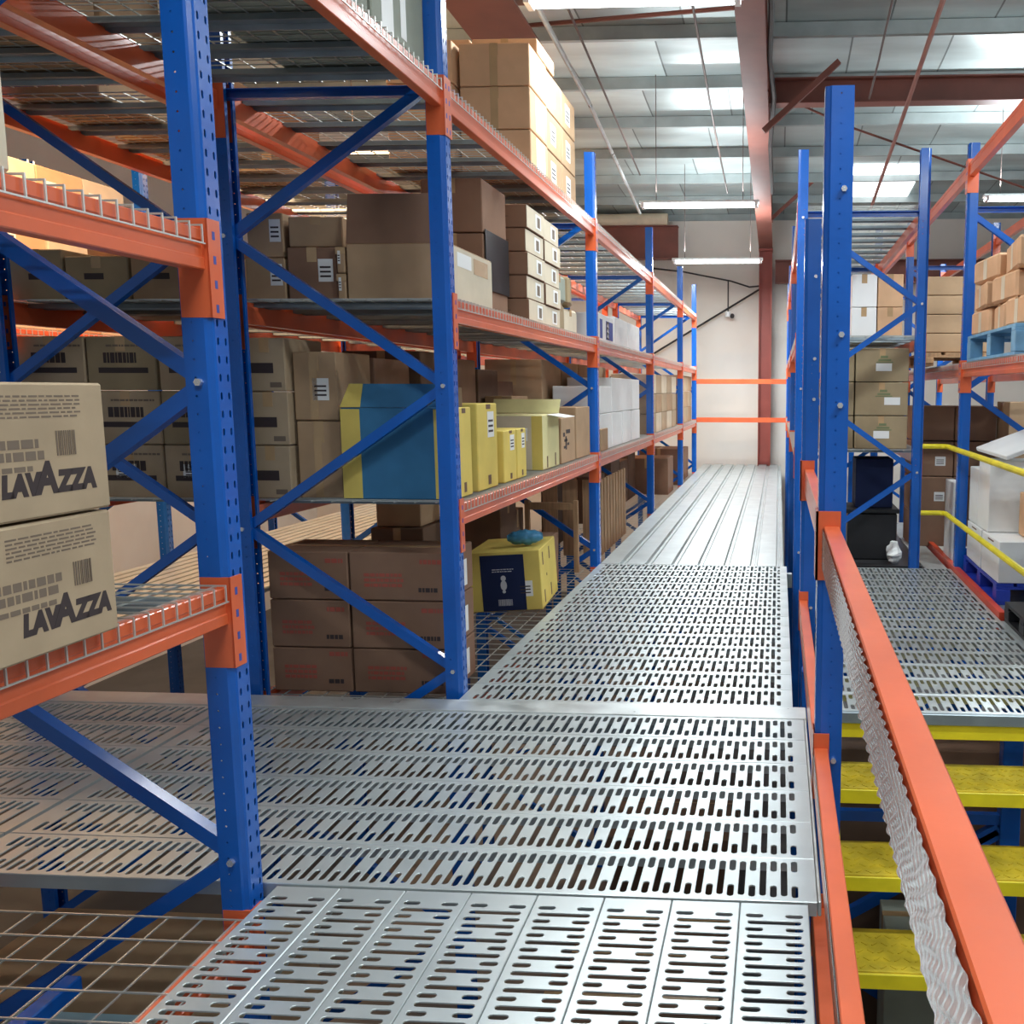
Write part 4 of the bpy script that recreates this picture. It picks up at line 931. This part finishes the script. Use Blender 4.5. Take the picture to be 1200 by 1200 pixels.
for k in range(4):
    for j in range(2): carton('tan carton along the walkway on the landing rack, %s row, %s stack' % (ORD[k], ('nearer', 'farther')[j]), 0.17, 0.62, 12.2 + 1.0 * j, 13.1 + 1.0 * j, ZA + 0.3 * k if k < 3 else 1.972, ZA + 0.297 * (k + 1) if k < 3 else 2.5, 'tan')
t = thing('black_crate', 'black crate standing on the dark floor of the landing rack', 'crate', (0.83, 8.75, -0.004))
obj('shell', (MB().cbox(-0.20, 0.24, -0.25, 0.25, 0, 0.42, 0.01), M['black']), t); obj('lid', (MB().cbox(-0.22, 0.26, -0.27, 0.27, 0.421, 0.46, 0.008), M['black']), t)
carton('black box on the black crate under the landing rack shelf', 0.70, 1.04, 8.6, 9.0, 0.457, 0.90, 'navy', tape=False, cat='box', name='black_box')
mb = MB(); rnd = random.Random(11); vs = []; fs = []
for i in range(8):
    t = i / 7; r = (0.02 + 0.10 * math.sin(math.pi * min(0.93, t * 0.9 + 0.1)) ** 0.7)
    for k in range(10): a = 2 * math.pi * k / 10; q = r * rnd.uniform(0.8, 1.15); vs.append((q * 0.6 * math.cos(a), q * math.sin(a), 0.19 * t))
for i in range(7):
    for k in range(10): fs.append((i * 10 + k, i * 10 + (k + 1) % 10, i * 10 + 10 + (k + 1) % 10, i * 10 + 10 + k))
fs += [tuple(range(10))[::-1], tuple(range(70, 80))]
o = obj('plastic_bag', (mb.add(vs, fs), M['paper']), loc=(1.03, 8.36, -0.004)); tag(o, 'crumpled pale bag beside the black crate', 'bag')
t = thing('spray_bottle', 'small dark bottle with orange base on the landing rack floor', 'bottle', (0.55, 8.45, -0.004))
obj('bottle_body', (MB().tube([(0, 0, 0.0), (0, 0, 0.18), (0, 0, 0.22)], 0.04, 10), M['black']), t); obj('base_band', (MB().tube([(0, 0, 0.02), (0, 0, 0.06)], 0.042, 10), M['orange']), t); obj('cap', (MB().tube([(0, 0, 0.22), (0, 0, 0.27)], 0.018, 8), M['paper']), t)

# --- pallets
def pallet(name, label, x0, x1, y0, y1, z0, h, m, plastic=False):
    t = thing(name, label, 'pallet', ((x0 + x1) / 2, (y0 + y1) / 2, z0)); a = (x1 - x0) / 2; c = (y1 - y0) / 2
    n = 7 if plastic else 5
    wd = 2 * a / (n * 1.0) * 0.86
    for i in range(n):
        x = -a + wd / 2 + (2 * a - wd) * i / (n - 1); obj('deck_board', (MB().cbox(x - wd / 2, x + wd / 2, -c, c, h - 0.022, h, 0.002), M[m]), t)
    for i in range(3):
        y = -c + 0.05 + (2 * c - 0.1) * i / 2
        obj('cross_board', (MB().cbox(-a, a, y - 0.05, y + 0.05, h - 0.044, h - 0.0225, 0.002), M[m]), t)
        for j in range(3):
            x = -a + 0.05 + (2 * a - 0.1) * j / 2; obj('block', (MB().cbox(x - 0.05, x + 0.05, y - 0.06, y + 0.06, 0.022, h - 0.0445, 0.004), M[m]), t)
    for j in range(3):
        x = -a + 0.05 + (2 * a - 0.1) * j / 2; obj('skid', (MB().cbox(x - 0.05, x + 0.05, -c, c, 0, 0.0215, 0.002), M[m]), t)
    return t
# mesh floor of the pallet rack
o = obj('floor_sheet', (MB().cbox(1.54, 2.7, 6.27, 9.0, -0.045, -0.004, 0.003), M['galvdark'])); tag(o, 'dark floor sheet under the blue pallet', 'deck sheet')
pallet('plastic_pallet', 'blue plastic pallet under white cartons beside the landing', 1.555, 2.55, 6.72, 7.92, -0.004, 0.155, 'palletblue', True)
pallet('plastic_pallet', 'black plastic pallet at the landing edge before the blue one', 1.50, 2.6, 5.35, 6.22, 0.002, 0.13, 'black', True)
pallet('wooden_pallet', 'light blue wooden pallet high on the pallet rack beam', 1.50, 2.5, 6.25, 7.80, 1.735, 0.20, 'palletsky')
zb = 0.153
for k, (xa, xb, ya, yb, za, zc, nm) in enumerate(((1.56, 2.05, 6.72, 7.27, zb, zb + 0.30, 'lower front'), (1.56, 2.05, 7.30, 7.86, zb, zb + 0.30, 'lower rear'),
        (1.57, 2.0, 7.15, 7.52, zb + 0.303, 0.99, 'tall upper front'), (1.57, 2.0, 7.54, 7.86, zb + 0.303, 0.90, 'tall upper rear'), (2.08, 2.5, 6.75, 7.3, zb, 0.62, 'inner front'), (2.08, 2.5, 7.35, 7.86, zb, 0.9, 'inner rear'))):
    o, d = carton('white carton on the blue pallet, %s one' % nm, xa, xb, ya, yb, za, zc, 'white', rz=R(random.uniform(-1, 1)), tape=False)
    if k < 2: patches(o, d, '-X', [(0.2, 0.38, 0.268, 0.278)], M['dark'], 'hand_slot')
o = obj('foam_lid', (MB().cbox(-0.02, 0.5, -0.3, 0.3, 0, 0.035, 0.006), M['white']), loc=(1.62, 7.25, 1.03)); o.rotation_euler = (R(3), R(-20), R(8)); tag(o, 'white foam lid slanting over the tall white carton', 'lid')
o, d = carton('brown carton on the lower white cartons at the frame edge', 1.78, 2.04, 6.74, 7.08, zb + 0.303, zb + 0.62, 'orangecard', tape=False)
# crumpled cartons on the light blue pallet
zp = 1.936
sp = [(1.53, 2.0, 7.25, 7.78, 0, 0.185, 3), (1.56, 2.05, 6.75, 7.22, 0, 0.185, -4), (1.55, 2.05, 6.27, 6.72, 0, 0.19, 5),
      (1.52, 2.0, 7.2, 7.75, 0.19, 0.375, -4), (1.55, 2.05, 6.6, 7.17, 0.19, 0.38, 4), (1.53, 2.0, 7.1, 7.7, 0.385, 0.56, 5), (1.58, 2.1, 6.45, 7.05, 0.385, 0.59, -6)]
nm = ['bottom, by the post', 'bottom, middle', 'bottom, open end', 'second layer, by the post', 'second layer, open end', 'top layer, by the post', 'top layer, open end']
for (xa, xb, ya, yb, za, zc, rz), n_ in zip(sp, nm):
    o, d = carton('crumpled tan carton on the light blue pallet, ' + n_, xa, xb, ya, yb, zp + za, zp + zc, 'orangecard', rz=R(rz), ry=R(random.uniform(-0.8, 0.8)), c=0.018)
    patches(o, d, '-X', [(d[1] * 0.42, d[1] * 0.56, 0.015, d[2] - 0.02)], M['pale'], 'tape_front')
# second pallet bay
for k in range(4):
    for j, (xa, xb) in enumerate(((1.33, 1.70), (1.71, 2.0))):
        carton('brown carton stacked on pallet behind the landing rack post, %s row, %s' % (('bottom', 'second', 'third', 'top')[k], ('outer', 'inner')[j]), xa - (0.0 if k % 2 else 0.0), xb, 9.0, 9.5, 1.862 + 0.172 * k, 1.862 + 0.172 * (k + 1) - 0.003, 'kraft', tape=False)
pallet('wooden_pallet', 'dark wooden pallet under the brown carton stack behind landing rack', 1.32, 2.3, 8.95, 9.9, 1.735, 0.119, 'wood')
for k in range(4):
    for j in range(2):
        o, d = carton('brown carton at floor level behind the yellow handrail, %s row, %s' % (('bottom', 'second', 'third', 'top')[k], ('outer', 'inner')[j]), 1.30 + 0.40 * j, 1.695 + 0.40 * j, 9.3, 9.85, -0.004 + 0.345 * k, -0.004 + 0.342 * (k + 1), 'redbrown', tape=False)
        if j == 0 and k in (1, 2): label_sheet(o, d, '-Y', 0.22, 0.1, 0.1, 0.09)
for k in range(3): 
    o, d = carton('brown carton deep in the pallet rack, %s row' % ('bottom', 'middle', 'top')[k], 2.11, 2.75, 8.9, 9.4, 0.0 + 0.475 * k, 0.47 * (k + 1), 'kraft')
    label_sheet(o, d, '-Y', 0.3, 0.2, 0.1, 0.08)
o, d = carton('white tall carton beside the blue pallet corner', 1.52, 1.60, 8.3, 8.7, -0.004, 0.72, 'white', tape=False)

# ---------------------------------------------------------------- below the deck
t = thing('lower_frame', 'blue braced rack frame below the landing behind the stairs', 'rack frame', (0.75, 5.2, GZ))
for x in (-0.55, 0.575): obj('post', (MB().cbox(x - 0.055, x + 0.055, -0.05, 0.05, 0, -GZ - 0.05, 0.004), M['blue']), t)
obj('cross_bar', (MB().bar((-0.55, 0, -0.9 - GZ), (0.52, 0, -0.9 - GZ), 0.045, 0.06), M['blue']), t)
for (xa, za), (xb, zc) in (((-0.5, -1.62), (0.52, -0.98)), ((-0.5, -1.75), (0.5, -2.4)), ((0.2, -1.15), (0.52, -0.95))): obj('brace', (MB().bar((xa, 0, za - GZ), (xb, 0, zc - GZ), 0.05, 0.06), M['blue']), t)
for k in range(3):
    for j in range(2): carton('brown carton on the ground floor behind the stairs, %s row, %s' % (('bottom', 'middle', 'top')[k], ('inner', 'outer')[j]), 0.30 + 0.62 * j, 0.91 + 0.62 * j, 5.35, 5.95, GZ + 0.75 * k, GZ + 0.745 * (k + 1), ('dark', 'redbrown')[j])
carton('grey-green carton on the ground floor under the stairs', 0.6, 1.15, 4.8, 5.1, GZ, -1.35, 'greygreen')
carton('brown carton below the open mesh, beside the pale blue one', -3.2, -2.0, 3.08, 3.8, -1.9, -0.8, 'kraft', tape=False)
carton('pale blue carton below the open mesh beside the near planks', -2.75, -2.25, 2.68, 3.05, -1.6, -0.75, 'palebluecard', tape=False)
o = obj('blue_beam', (MB().cbox(-2.125, -2.075, 0.4, 2.53, -0.30, -0.25, 0.004), M['blue'])); tag(o, 'blue beam seen through the open mesh below the coffee cartons', 'beam')
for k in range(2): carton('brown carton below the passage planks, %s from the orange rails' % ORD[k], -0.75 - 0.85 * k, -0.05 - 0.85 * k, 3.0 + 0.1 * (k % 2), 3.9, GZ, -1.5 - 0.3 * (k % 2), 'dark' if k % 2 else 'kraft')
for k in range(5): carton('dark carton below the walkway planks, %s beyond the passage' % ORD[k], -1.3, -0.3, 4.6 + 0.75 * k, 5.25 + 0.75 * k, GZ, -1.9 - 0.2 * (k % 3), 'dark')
